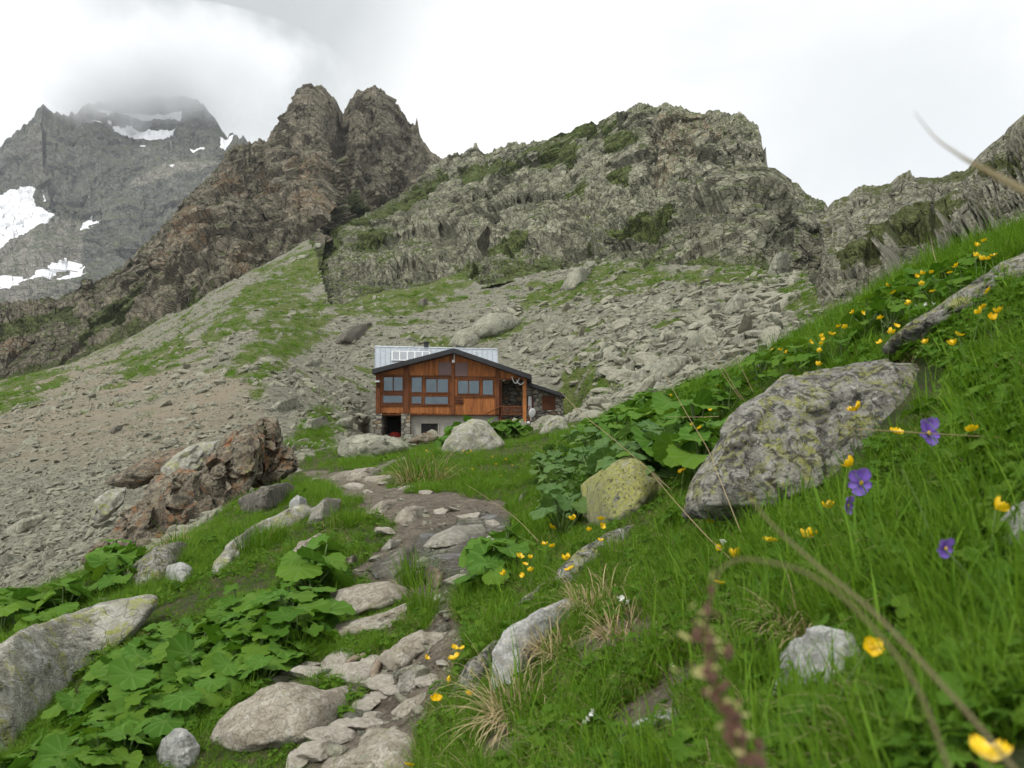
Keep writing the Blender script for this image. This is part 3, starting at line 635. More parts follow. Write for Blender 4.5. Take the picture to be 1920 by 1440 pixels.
NEAR_ROCKS = []
def boulder(poly, mat, label, name='boulder', cat='boulder', d=None, T=.5, lean=.6, box=.72, sub=5, seed=0, rough=.075, fac=.17, fs=.45, sink=.12, group=None, planes=12, lo=.78, down=.5, f2=.20, flat=False):
    """a rock whose outline comes from the photo; T is its depth relative to its width, lean how far the top lies back"""
    P = np.array(poly, float); x0, x1 = P[:, 0].min(), P[:, 0].max(); y0, y1 = P[:, 1].min(), P[:, 1].max()
    a = P; b_ = np.roll(P, -1, 0); cr = a[:, 0] * b_[:, 1] - b_[:, 0] * a[:, 1]; A = cr.sum() / 2
    cx = ((a[:, 0] + b_[:, 0]) * cr).sum() / (6 * A); cy = ((a[:, 1] + b_[:, 1]) * cr).sum() / (6 * A)
    yb = P[np.abs(P[:, 1] - y1) < .25 * (y1 - y0)][:, 0].mean()
    d0 = d if d else hit(yb, y1 - 2)
    NEAR_ROCKS.append((poly, d0))
    v, f = ico(sub)
    v = v.copy()
    rr = planes_r(v, seed, planes, lo, 1.02)
    th = np.arctan2(v[:, 2], v[:, 0]); s = np.hypot(v[:, 0], v[:, 2])
    ths = np.linspace(-np.pi, np.pi, 721); R = outline_radius(poly, cx, cy, ths)
    k = np.ones(9) / 9; R = np.convolve(np.concatenate([R[-5:-1], R, R[1:5]]), k, 'valid')
    Rv = np.interp(th, ths, R)
    w = F / d0                                     # photo pixels per metre at the rock
    size = math.sqrt(abs(A)) / w
    halfT = T * (x1 - x0) / w * .5
    rim = smooth(.75, 1.0, s)
    q = rr * (1 - rim) + (1 - .35 * (1 - rr)) * rim
    ix = Rv * s ** box * np.cos(th) * q; iz = Rv * s ** box * np.sin(th) * q
    iy = halfT * v[:, 1] * q
    loc = np.stack([ix / w, iy, iz / w], -1)
    un = loc / size
    h1, e1 = facet(un / fs + seed * 3.1, seed, .9, .7)
    h2, e2 = facet(un / (fs * .38) + seed * 1.7, seed + 9, .9, .6)
    disp = fac * .5 * h1 + fac * f2 * h2 + rough * fbm(un * 2.2 + seed, 5, seed, .55) + rough * .25 * fbm(un * 11 + seed, 4, seed + 3, .6)
    nv = np.stack([v[:, 0] * .6, v[:, 1], v[:, 2] * .6], -1)
    loc = loc + nv * (disp * size)[:, None]
    zb = (cy - y1) / w
    low = np.maximum(0, zb + .15 * size - loc[:, 2])
    dy = loc[:, 1] + lean * (loc[:, 2] - zb)
    dc = d0 + halfT * down
    if not d:                                     # follow the ground sideways, so that the whole foot is buried
        cs = np.linspace(x0 + .08 * (x1 - x0), x1 - .08 * (x1 - x0), 9); bot = []
        for c in cs:
            ys = [ya + (yb_ - ya) * (c - xa) / (xb - xa) for (xa, ya), (xb, yb_) in zip(poly, poly[1:] + poly[:1]) if (xa - c) * (xb - c) <= 0 and xa != xb]
            bot.append(hit(c, max(ys) - 2) if ys else d0)
        bot = np.clip(bot, d0 * .72, d0 * 1.45); bot = np.convolve(np.concatenate([[bot[0]], bot, [bot[-1]]]), [.25, .5, .25], 'valid')
        dc = np.interp(cx + loc[:, 0] * w, cs, bot) + halfT * down
    px = cx + loc[:, 0] * w; py = cy - loc[:, 2] * w + sink * np.maximum(0, (py_ := (cy - loc[:, 2] * w)) - (y1 - .2 * (y1 - y0)))
    W = at(px, py, dc + dy)
    org = at(cx, y1, d0)
    o = mk(name, W - org, f, mat, None, not flat, None, tuple(org))
    tag(o, label, cat, group)
    return o

S_ = M
HERO = [
 # poly, material, label, options
 ([(382,1390),(410,1350),(460,1310),(488,1285),(525,1274),(575,1288),(612,1300),(640,1284),(682,1302),(674,1330),(640,1368),(590,1398),(535,1408),(480,1412),(430,1422),(396,1414)], 'stone_path', 'large pale slanted rock beside the path at the bottom of the picture', dict(T=.5, lean=.9, sub=5, seed=3, fac=.09)),
 ([(290,1430),(303,1388),(326,1362),(350,1366),(376,1398),(368,1438),(325,1448)], 'stone_white', 'small whitish rock just left of the large slanted rock', dict(T=.9, lean=.3, seed=4, sink=.3)),
 ([(575,1460),(630,1405),(690,1368),(740,1366),(778,1390),(784,1460)], 'stone_path', 'flat tan slab in the path cut off by the bottom edge', dict(T=.9, lean=1.9, seed=5)),
 ([(722,1342),(760,1313),(818,1288),(828,1300),(792,1330),(752,1350)], 'stone_path', 'narrow flat stone angled across the path', dict(T=.5, lean=1.4, seed=6, fac=.06)),
 ([(697,1240),(735,1208),(790,1184),(846,1184),(850,1202),(818,1226),(782,1242),(748,1268),(715,1262)], 'stone_path', 'ridged stone above the driftwood stick in the path', dict(T=.5, lean=.9, seed=7)),
 ([(595,1190),(604,1175),(660,1163),(720,1148),(770,1126),(800,1120),(806,1136),(780,1162),(735,1182),(690,1194),(640,1204),(603,1204)], 'stone_path', 'long pale step stone laid across the path', dict(T=.35, lean=1.2, seed=8, fac=.05, sub=5)),
 ([(601,1136),(625,1110),(670,1096),(730,1091),(762,1103),(768,1126),(730,1142),(690,1156),(640,1157),(615,1150)], 'stone_path', 'rounded tan boulder just above the long step stone', dict(T=.6, lean=1.0, seed=9, fac=.06, sub=5)),
 ([(786,1074),(808,1058),(834,1073),(838,1096),(816,1110),(795,1098)], 'stone_rust', 'small orange brown rock sitting in the stream', dict(T=.8, lean=.5, seed=10)),
 ([(782,1034),(812,1004),(850,987),(905,983),(912,1004),(880,1022),(830,1034)], 'stone', 'pale flat slab in the middle of the wet stream bed', dict(T=.8, lean=2.2, seed=11, fac=.05)),
 ([(685,962),(715,939),(762,935),(742,951),(715,965)], 'stone_path', 'flat stepping stone left of the stream head', dict(T=.7, lean=2.2, seed=12)),
 ([(738,978),(760,949),(795,950),(808,966),(780,981),(750,988)], 'stone_path', 'smaller flat stepping stone touching the stream head', dict(T=.7, lean=2.0, seed=13)),
 ([(-150,1460),(-150,1270),(0,1214),(60,1180),(120,1155),(190,1130),(285,1113),(298,1130),(254,1184),(198,1238),(150,1292),(104,1340),(60,1392),(20,1440),(-40,1480)], 'stone_mid', 'big lichen streaked outcrop at the lower left edge', dict(T=.5, lean=1.2, sub=6, seed=14, fac=.12)),
 ([(226,1094),(250,1058),(290,1028),(340,1013),(374,1028),(352,1052),(330,1082),(292,1108),(250,1114)], 'stone_lichen', 'grey lichen covered outcrop below the rusty crag', dict(T=.7, lean=.9, seed=15)),
 ([(298,1080),(312,1062),(338,1054),(362,1064),(368,1084),(345,1102),(315,1102)], 'stone_white', 'small white speckled rock beside the grey outcrop', dict(T=.8, lean=.6, seed=16)),
 ([(394,1084),(400,1054),(440,1008),(500,973),(560,948),(597,953),(592,976),(540,1002),(492,1012),(462,1046),(428,1074)], 'stone_mid', 'long pale rock rib running up the left turf bank', dict(T=.4, lean=1.2, seed=17)),
 ([(531,1054),(560,1018),(600,998),(614,1010),(602,1036),(560,1057)], 'stone_path', 'yellowish flat slab in the turf left of the stream', dict(T=.7, lean=1.4, seed=18)),
 ([(539,962),(546,938),(558,927),(574,936),(577,956),(562,968)], 'stone_white', 'white knob of rock standing on the pale rib', dict(T=.9, lean=.2, seed=19)),
 ([(574,984),(590,950),(612,935),(640,937),(636,960),(606,985)], 'stone', 'grey block right of the white knob', dict(T=.8, lean=.6, seed=20)),
 ([(446,936),(490,914),(540,903),(557,912),(546,942),(500,962),(455,964)], 'stone_dark', 'dark brown layered slab on the turf beside the rusty crag', dict(T=.7, lean=.5, seed=21)),
 ([(826,856),(834,830),(853,800),(884,788),(912,792),(932,812),(948,834),(936,852),(905,868),(865,871),(838,864)], 'stone_mid', 'pointed grey boulder standing in front of the hut', dict(T=.8, lean=.25, sub=6, seed=22, d=14, fac=.10)),
 ([(632,852),(640,824),(670,813),(720,816),(757,828),(768,842),(740,853),(700,863),(655,867)], 'stone_talus', 'low broad boulder left of the pointed boulder', dict(T=.6, lean=.5, sub=5, seed=23, d=17)),
 ([(764,830),(780,815),(805,811),(822,818),(815,831),(790,834)], 'stone_rust', 'flat orange stone below the hut basement window', dict(T=.7, lean=.5, seed=24, d=25)),
 ([(1011,812),(1024,790),(1044,775),(1060,784),(1070,806),(1050,818),(1025,820)], 'stone_mid', 'light pointed boulder right of the hut porch', dict(T=.8, lean=.3, seed=25, d=16)),
 ([(1086,938),(1089,910),(1110,894),(1150,871),(1186,856),(1201,864),(1216,880),(1242,895),(1247,920),(1226,946),(1200,966),(1165,982),(1138,993),(1108,988),(1089,968)], 'stone_yellow', 'square block covered in yellow green lichen', dict(T=.8, lean=.55, box=.5, sub=5, seed=26, fac=.12, rough=.045, planes=7, lo=.78)),
 ([(1283,965),(1288,905),(1318,858),(1338,810),(1358,774),(1420,738),(1480,710),(1540,698),(1600,684),(1680,677),(1750,680),(1800,700),(1800,760),(1745,805),(1685,845),(1642,885),(1600,925),(1540,955),(1460,972),(1370,970)], 'stone_lichen', 'huge lichen spotted boulder on the right bank', dict(T=.5, lean=.7, sub=6, seed=27, fac=.16, d=1.6)),
 ([(1636,642),(1680,614),(1738,590),(1790,548),(1860,508),(1930,468),(2000,445),(2000,570),(1925,566),(1852,580),(1802,594),(1752,614),(1700,638)], 'stone_lichen', 'long weathered grey rock rib at the right edge', dict(T=.3, lean=.5, sub=5, seed=28, fac=.10, d=1.93, sink=.6)),
 ([(1562,617),(1600,590),(1640,570),(1655,562),(1650,580),(1612,608)], 'stone', 'pale sloping slab peeping over the bank crest', dict(T=.6, lean=.6, seed=29, d=4.3)),
 ([(1640,618),(1655,603),(1690,596),(1718,598),(1700,614),(1665,622)], 'stone', 'small grey stone below the weathered rib', dict(T=.7, lean=.6, seed=30, d=2.5)),
 ([(922,1288),(923,1222),(948,1184),(1000,1148),(1060,1122),(1088,1133),(1078,1170),(1042,1202),(1012,1242),(972,1296)], 'stone_white', 'whitish grey rock in the bank above the straw tussock', dict(T=.5, lean=.6, sub=5, seed=31, fac=.12)),
 ([(952,1148),(985,1118),(1030,1083),(1056,1078),(1052,1100),(1012,1132),(975,1153)], 'stone_lichen', 'narrow grey slab right of the stream', dict(T=.5, lean=.9, seed=32)),
 ([(1038,1098),(1050,1064),(1090,1028),(1140,998),(1186,983),(1198,1000),(1172,1032),(1120,1062),(1080,1093),(1050,1108)], 'stone_lichen', 'slanting grey rock rib under the yellow block', dict(T=.5, lean=.8, seed=33)),
 ([(1138,1394),(1200,1348),(1270,1322),(1330,1296),(1380,1270),(1376,1300),(1290,1350),(1220,1376),(1155,1402)], 'stone_white', 'thin white edged slab low in the near grass', dict(T=.5, lean=.7, seed=34)),
 ([(1453,1296),(1458,1230),(1490,1193),(1540,1178),(1592,1188),(1624,1230),(1614,1284),(1560,1316),(1490,1316)], 'stone_white', 'grey speckled stone half hidden by near grass blades', dict(T=.7, lean=.4, sub=5, seed=35)),
 ([(1868,1050),(1872,985),(1900,945),(1960,930),(1980,1000),(1960,1060)], 'stone_white', 'white rock in the grass at the right edge', dict(T=.7, lean=.4, seed=36)),
 ([(845,1296),(880,1240),(922,1203),(948,1198),(934,1250),(892,1300)], 'stone_lichen', 'lichened slab edge bordering the path on the right', dict(T=.5, lean=.8, seed=37)),
 ([(740,1304),(750,1268),(775,1254),(794,1272),(788,1296),(760,1308)], 'stone', 'pale angular stone below the ridged path stone', dict(T=.8, lean=.7, seed=38)),
 ([(612,900),(640,884),(700,876),(722,884),(700,899),(650,906)], 'stone_path', 'low flat rock across the upper path', dict(T=.5, lean=2.2, seed=39)),
 ([(964,950),(975,930),(988,918),(992,930),(980,952)], 'stone_lichen', 'small grey rock at the bank above the stream', dict(T=.8, lean=.4, seed=40)),
 ([(712,1032),(730,1012),(752,1012),(750,1026),(730,1036)], 'stone', 'small pale stone at the left bank of the stream', dict(T=.8, lean=1.0, seed=41)),
 ([(172,972),(176,940),(205,918),(236,914),(232,944),(205,972),(184,980)], 'stone_mid', 'yellow green block perched left of the rusty crag', dict(T=.8, lean=.3, box=.55, seed=42, d=9.3)),
 ([(130,1150),(150,1132),(190,1122),(232,1112),(226,1128),(180,1146)], 'stone_lichen', 'low lichened ledge in the left turf', dict(T=.5, lean=1.2, seed=43)),
 ([(668,904),(690,893),(730,890),(738,898),(710,908)], 'stone_path', 'thin worn slab on the upper path', dict(T=.6, lean=2.0, seed=44)),
 ([(925,868),(934,857),(948,856),(952,868),(940,876)], 'stone', 'fist sized grey stone at the foot of the pointed boulder', dict(T=.9, lean=.4, seed=45, d=12.5)),
 ([(640,1060),(650,1045),(668,1040),(672,1056),(658,1066)], 'stone_rust', 'small brown stone at the muddy left edge of the stream', dict(T=.9, lean=.6, seed=46)),
 ([(690,1090),(700,1058),(740,1030),(776,1022),(784,1050),(760,1085),(720,1094)], 'stone_dark', 'wet dark slab on the left of the stream', dict(T=.8, lean=2.0, seed=47, fac=.05)),
 # the rusty crag in its pieces
 ([(335,985),(358,915),(386,862),(420,830),(452,803),(476,800),(492,830),(486,880),(468,922),(430,955),(408,990),(370,1000)], 'stone_rust', 'tall middle block of the rusty orange crag', dict(T=.7, lean=.35, sub=6, seed=50, d=9.5, f2=.5, flat=True, fac=.30, fs=.62, rough=.05)),
 ([(470,905),(474,850),(468,806),(490,783),(518,788),(532,822),(520,870),(505,905)], 'stone_rust', 'dark upright pinnacle block of the rusty crag', dict(T=.9, lean=.2, sub=6, seed=51, d=10.3, f2=.5, flat=True, fac=.32, fs=.6, rough=.05)),
 ([(500,900),(508,845),(530,826),(550,850),(562,872),(546,888),(520,905)], 'stone_rust', 'orange end block of the rusty crag nearest the path', dict(T=.9, lean=.3, seed=52, d=10.2, f2=.5, flat=True, fac=.28, fs=.6, rough=.05)),
 ([(158,1046),(200,1000),(240,955),(290,905),(340,878),(366,884),(392,930),(412,975),(372,1000),(318,1024),(262,1054),(200,1070)], 'stone_rust', 'long lower block of the rusty orange crag', dict(T=.5, lean=.6, sub=6, seed=53, d=8.6, f2=.5, flat=True, fac=.30, fs=.6, rough=.05)),
 ([(196,905),(240,876),(300,850),(350,838),(392,846),(380,872),(320,892),(250,915)], 'stone_rust', 'flat tilted slab behind the rusty crag', dict(T=.6, lean=.8, seed=54, d=11.5, fac=.25)),
 ([(300,880),(330,852),(380,826),(410,828),(400,860),(360,890),(320,905)], 'stone_mid', 'grey green slab leaning on the back of the rusty crag', dict(T=.6, lean=.6, seed=55, d=10.6, fac=.25)),
]
for poly, mt, lab, kw in HERO: boulder(poly, S_[mt], lab, **kw)

FARBLOCKS = [
 ([(868,636),(890,604),(912,585),(950,588),(976,600),(972,616),(930,634),(895,638)], 'stone_talus', 'big slab block resting on another above the hut roof'),
 ([(838,650),(856,622),(880,612),(905,634),(896,650),(862,658)], 'stone_talus', 'tilted block under the big slab above the hut'),
 ([(622,648),(640,624),(672,608),(700,604),(690,626),(655,650)], 'stone_dark', 'dark brown boulder on the scree left of the hut roof'),
 ([(1050,545),(1064,515),(1090,500),(1108,508),(1100,530),(1075,548)], 'stone_talus', 'pale block at the foot of the rock wall'),
 ([(1438,512),(1452,478),(1475,468),(1482,490),(1470,512),(1450,518)], 'stone_talus', 'tall block under the right end of the rock wall'),
 ([(1468,480),(1478,450),(1492,450),(1502,476),(1486,482)], 'stone_talus', 'upper leaning block under the right end of the rock wall'),
 ([(1356,590),(1362,566),(1385,550),(1406,556),(1402,580),(1380,592)], 'stone_talus', 'squarish boulder on the talus below the right wall'),
 ([(1314,588),(1322,570),(1348,566),(1356,582),(1340,594)], 'stone_talus', 'smaller boulder beside the squarish talus boulder'),
 ([(1212,714),(1226,684),(1262,666),(1292,668),(1286,694),(1250,716)], 'stone_talus', 'large wedge boulder at the lower talus above the leaf patch'),
 ([(1284,650),(1296,628),(1322,610),(1342,622),(1352,650),(1320,660)], 'stone_talus', 'broad block on the talus right of the wedge boulder'),
 ([(1180,716),(1192,694),(1206,690),(1222,712),(1204,722)], 'stone_talus', 'upright stone touching the wedge boulder'),
 ([(1160,700),(1176,682),(1196,668),(1206,676),(1186,704)], 'stone_talus', 'leaning plank shaped stone left of the wedge boulder'),
 ([(1366,648),(1378,628),(1398,624),(1406,644),(1390,656)], 'stone_talus', 'rounded talus boulder above the flowering crest'),
 ([(1110,706),(1118,690),(1140,682),(1148,696),(1132,710)], 'stone_talus', 'block on the talus right of the hut annex'),
 ([(1062,648),(1078,636),(1112,630),(1106,644),(1080,654)], 'stone_talus', 'flat slab on the talus behind the hut annex'),
 ([(780,575),(786,562),(800,558),(802,572),(792,578)], 'stone_dark', 'small dark boulder on the grass strip below the wall'),
 ([(200,812),(214,800),(236,795),(230,806),(212,816)], 'stone_dark', 'dark slab lying alone on the left scree'),
 ([(584,470),(592,456),(608,454),(604,464)], 'stone_talus', 'flat stone on the grass ramp under the dark towers'),
 ([(552,490),(562,478),(584,476),(576,486)], 'stone_talus', 'lone flat stone lower on the grass ramp'),
 ([(0,1000),(40,975),(85,962),(78,985),(30,1012)], 'stone_scree', 'long grey slab in the left scree'),
 ([(92,1000),(102,986),(122,978),(116,994)], 'stone_scree', 'brown tilted stone beside the long scree slab'),
 ([(620,800),(640,784),(690,776),(700,790),(660,806)], 'stone_talus', 'slab among the rubble left of the hut pier'),
 ([(560,806),(580,786),(612,780),(620,796),(590,812)], 'stone_talus', 'block in the rubble between the crag and the hut'),
 ([(560,690),(578,676),(604,672),(598,688)], 'stone_talus', 'flat boulder on the scree left of the hut roof eave'),
 ([(500,770),(520,752),(560,746),(566,760),(530,776)], 'stone_talus', 'long slab on the scree behind the rusty crag'),
 ([(1090,500),(1100,490),(1118,489),(1116,499)], 'stone_talus', 'small perched stone on the foot of the rock wall'),
 ([(1404,700),(1418,684),(1440,680),(1442,694),(1424,704)], 'stone_talus', 'block half hidden behind the flowering crest'),
]
for k, (poly, mt, lab) in enumerate(FARBLOCKS):
    boulder(poly, S_[mt], lab, T=.7, lean=.5, seed=70 + k, sub=4, fac=.2, box=.6, planes=9, lo=.7)

# loose rocks: shared angular slab shapes
def slab_mesh(seed, sub=2, flat=.45):
    v, f = ico(sub); r = np.random.default_rng(seed)
    sc = np.array([1.0, r.uniform(.55, .85), flat * r.uniform(.7, 1.2)])
    q = planes_r(v, seed, 12, .5, .95)
    w = v * q[:, None]
    w = w * (1 + .10 * fbm(w * 2 + seed, 3, seed))[:, None] * sc
    return w / np.abs(w).max(), f
def is_near_rock(px, py):
    return any(polydist(np.array([px]), np.array([py]), p)[0] > -3 for p, _ in NEAR_ROCKS if abs(p[0][0] - px) < 350)

STEPS = [(700,968),(722,1000),(760,918),(800,925),(690,925),(665,915),(730,945),(830,962),(770,960),(640,905),(620,893),(655,892),(590,905),(720,908),(745,1060),(705,1075),(760,1030),(925,985),(930,1015),(860,1090),(825,1122),(838,1150),(690,1250),(665,1268),(625,1262),(590,1268),(560,1262),(640,1285),(715,1305),(690,1325),(715,1285),(800,1275),(830,1248),(700,1345),(672,1365),(620,1385),(598,1410),(560,1425),(640,1240),(790,1240),(812,1210),(735,1296),(770,1322),(660,1330),(878,970),(905,962),(850,958),(580,1250)]
LOOSE = [  # area, count, size range in metres, label, group
 ([(1060,560),(1480,540),(1500,620),(1380,690),(1240,720),(1060,740),(1000,700),(960,640)], 90, (.45, 1.3), 'grey angular block among the talus right of the hut', 'talus blocks right of the hut'),
 ([(640,640),(700,620),(990,590),(990,650),(700,645),(690,780),(560,790),(540,720)], 50, (.35, .9), 'pale slab lying in the rubble behind and left of the hut', 'rubble slabs around the hut'),
 ([(-20,900),(160,880),(330,840),(200,900),(150,1000),(60,1110),(-20,1130)], 60, (.14, .42), 'flat grey stone in the near left scree', 'stones of the near left scree'),
 ([(0,740),(240,650),(480,600),(540,760),(300,830),(0,890)], 40, (.35, .8), 'stone on the wide left scree slope', 'stones on the left scree slope'),
]
base_loose = [mk('loose_rock', *slab_mesh(900 + k, 3), M['stone_scree' if k % 2 else 'stone_talus'], None, False) for k in range(8)]
for o in base_loose: COL.objects.unlink(o)
for area, cnt, (s0, s1), lab, grp in LOOSE:
    A = np.array(area); n = 0; tries = 0
    if lab is None: continue
    while n < cnt and tries < 4000:
        tries += 1
        px, py = rnd.uniform(A[:, 0].min(), A[:, 0].max()), rnd.uniform(A[:, 1].min(), A[:, 1].max())
        if polydist(np.array([px]), np.array([py]), area)[0] < 0 or is_near_rock(px, py): continue
        d = hit(px, py)
        if not 7 < d < 110: continue
        if near_grass(np.array([px]), np.array([d]))[0][0] > .2: continue
        sz = s0 * (s1 / s0) ** (rnd.random() ** 1.6) * .5
        o = base_loose[rnd.randrange(8)].copy(); COL.objects.link(o)
        x, z = (px - HX) / F * d, float(ground_z(px, d))
        o.location = (x, d, z + sz * .12)
        o.rotation_euler = (rnd.gauss(.35, .3), rnd.gauss(-.28, .28), rnd.gauss(.3, .7)); o.scale = (sz, sz, sz * rnd.uniform(.7, 1.3))
        tag(o, lab, 'rock', grp); n += 1

path_slabs = [mk('path_stone', *slab_mesh(970 + k, 4, .30), M['stone_small'], None, False) for k in range(6)]
for o in path_slabs: COL.objects.unlink(o)
for px, py in STEPS:
    if is_near_rock(px, py): continue
    d = hit(px, py); o = path_slabs[rnd.randrange(6)].copy(); COL.objects.link(o); sz = rnd.uniform(.035, .085) * (d / 2.2) ** .55
    o.location = ((px - HX) / F * d, d, float(ground_z(px, d)) + sz * .05); o.rotation_euler = (rnd.gauss(.12, .12), rnd.gauss(-.05, .12), rnd.uniform(0, 6.28)); o.scale = (sz, sz, sz)
    tag(o, 'small pale flat stone set in the trodden path', 'rock', 'small path stones')

# ------------------------------------------------------------------ what nobody could count: scree, gravel, grass
def hidden_collection(name, objs):
    c = bpy.data.collections.new(name)
    for o in objs:
        for k in list(o.users_collection): k.objects.unlink(o)
        c.objects.link(o)
    return c
def scatter(name, coll, pts, rot, scl, idx):
    o = mk(name, pts, np.zeros((0, 3), int), None, None, False, {'rot': rot, 'scl': scl})
    a = o.data.attributes.new('idx', 'INT', 'POINT'); a.data.foreach_set('value', np.asarray(idx, np.int32))
    g = bpy.data.node_groups.new(name + '_scatter', 'GeometryNodeTree')
    g.interface.new_socket('Geometry', in_out='INPUT', socket_type='NodeSocketGeometry'); g.interface.new_socket('Geometry', in_out='OUTPUT', socket_type='NodeSocketGeometry')
    gi, go = g.nodes.new('NodeGroupInput'), g.nodes.new('NodeGroupOutput')
    ci = N(g, 'GeometryNodeCollectionInfo', transform_space='RELATIVE'); ci.inputs[0].default_value = coll
    ci.inputs['Separate Children'].default_value = True; ci.inputs['Reset Children'].default_value = True
    def na(nm, t): return N(g, 'GeometryNodeInputNamedAttribute', {'Name': nm}, data_type=t).outputs[0]
    e2r = N(g, 'FunctionNodeEulerToRotation', {0: na('rot', 'FLOAT_VECTOR')})
    ip = N(g, 'GeometryNodeInstanceOnPoints', {'Points': gi.outputs[0], 'Instance': ci.outputs[0], 'Pick Instance': True, 'Instance Index': na('idx', 'INT'), 'Rotation': e2r.outputs[0], 'Scale': na('scl', 'FLOAT_VECTOR')})
    g.links.new(ip.outputs[0], go.inputs[0])
    md = o.modifiers.new('scatter', 'NODES'); md.node_group = g
    return o

# scree stones
scree_src = [mk('scree_stone', *slab_mesh(950 + k, 2 if k < 6 else 1), M['stone_scree'] if k % 3 else M['stone_talus'], None, False) for k in range(9)]
c_scree = hidden_collection('scree_stones', scree_src)
n = 140000
px = rng.uniform(-260, 2000, n); d = np.exp(rng.uniform(math.log(6.5), math.log(130), n))
py = HY - F * tan_ground(px, d)
gn, gp = near_grass(px, d, py); gf = far_grass(px, d, py)
blk = smooth(700, 1050, px) * .5 + .10
u = rng.random(n)
big = rng.random(n)
smin = np.maximum(.07, np.where(px > 900, 3.2, 2.3) * d / F)                    # about three photo pixels across at the least
smax = np.where(px > 950, 1.35, np.where(d > 25, .75, .50)) * (.6 + .4 * smooth(8, 30, d))
ex = np.where(px > 900, 1.75, 2.1); sz = smin * (1 - u * (1 - (smin / np.maximum(smax, smin * 1.01)) ** ex)) ** (-1 / ex)
keep = (gn < .25) & (rng.random(n) > gf * .90) & (d < np.interp(px, *DIP) * 1.02) & ((gp < .1) | (d > 14))
fine = (px < 520) & (py < 800) & (py > 560)
keep &= ~(fine & (rng.random(n) < .35))
hut_zone = (px > 690) & (px < 1060) & (d > 42.5) & (d < 55)
keep &= ~hut_zone
px, d, sz = px[keep], d[keep], sz[keep]
x = (px - HX) / F * d; z = ground_z(px, d); k = len(px)
rot = np.stack([rng.normal(.30, .48, k), rng.normal(-.22, .45, k), rng.normal(.3, 1.1, k)], -1)
pt = fbm(np.stack([x, d, 0 * x], -1) * .11 + 40, 4, 91) + .6 * fbm(np.stack([x, d, 0 * x], -1) * .5, 3, 92)
sz = sz * np.minimum(np.clip(.92 + 1.0 * pt, .5, 1.5), np.where(d > 55, 1.05, 9))
scl = sz[:, None] * .62 * np.stack([rng.uniform(.8, 1.5, k), np.ones(k), rng.uniform(.5, 1.2, k)], -1)
tag(scatter('scree', c_scree, np.stack([x, d, z + sz * .05], -1), rot, scl, rng.integers(0, 9, k)), 'grey broken scree covering the slopes', None, None, 'stuff')

# gravel on the path
n = 5200
px = rng.uniform(430, 990, n); py = rng.uniform(880, 1450, n)
ins = (polydist(px, py, PATH) > -6) & (rng.random(n) < np.clip((1500 - py) / 620, .25, 1))
px, py = px[ins], py[ins]
dd = np.exp(np.linspace(math.log(1.2), math.log(14), 260)); cols = np.linspace(430, 990, 57)
tab = HY - F * np.stack([tan_ground(np.full_like(dd, c), dd) for c in cols])
d = np.array([np.interp(-q, -tab[int(round((p - 430) / 10))], dd) for p, q in zip(px, py)])
k = len(px); sz = .006 * (1 - rng.random(k) * .985) ** (-.55)
sz = np.minimum(sz, .05)
tag(scatter('gravel', c_scree, np.stack([(px - HX) / F * d, d, ground_z(px, d) + sz * .1], -1), np.stack([rng.normal(0, .3, k), rng.normal(0, .3, k), rng.uniform(0, 6, k)], -1), sz[:, None] * np.stack([np.ones(k), np.ones(k), rng.uniform(.7, 1.4, k)], -1), rng.integers(0, 9, k)), 'loose gravel on the trodden path', None, None, 'stuff')

# wet film of the stream
gx = np.linspace(670, 975, 150); gdd = np.exp(np.linspace(math.log(2.3), math.log(7.2), 170))
D2, P2 = np.meshgrid(gdd, gx, indexing='ij'); Y2 = HY - F * tan_ground(P2, D2)
X2 = (P2 - HX) / F * D2
inside = polydist(P2, Y2, STREAM) + 7 * fbm(np.stack([X2, D2, 0 * X2], -1) * 5, 3, 61)
lvl = ground_z(P2, D2) + .010 + .008 * fbm(np.stack([X2 * 2, D2 * 5, 0 * X2], -1), 4, 71)
fc = grid_faces(170, 150); fc = fc[(inside.ravel()[fc] > 0).all(1)]
used, inv = np.unique(fc, return_inverse=True)
m, nt, b = newmat('stream_water', .06, .6)
v = ovec(nt, False)
b.inputs['Base Color'].default_value = (.055, .047, .038, 1)
b.inputs['IOR'].default_value = 1.45; b.inputs['Coat Weight'].default_value = .6; b.inputs['Coat Roughness'].default_value = .05
h = nz(nt, scalev(nt, v, (9, 26, 9)), 1.0, 5, .6, 1.2)
bump(nt, b, h, 1.0, .06)
tag(mk('stream', np.stack([X2, D2, lvl], -1).reshape(-1, 3)[used], inv.reshape(-1, 4), m, None, True), 'thin sheet of water running over the path', None, None, 'structure')

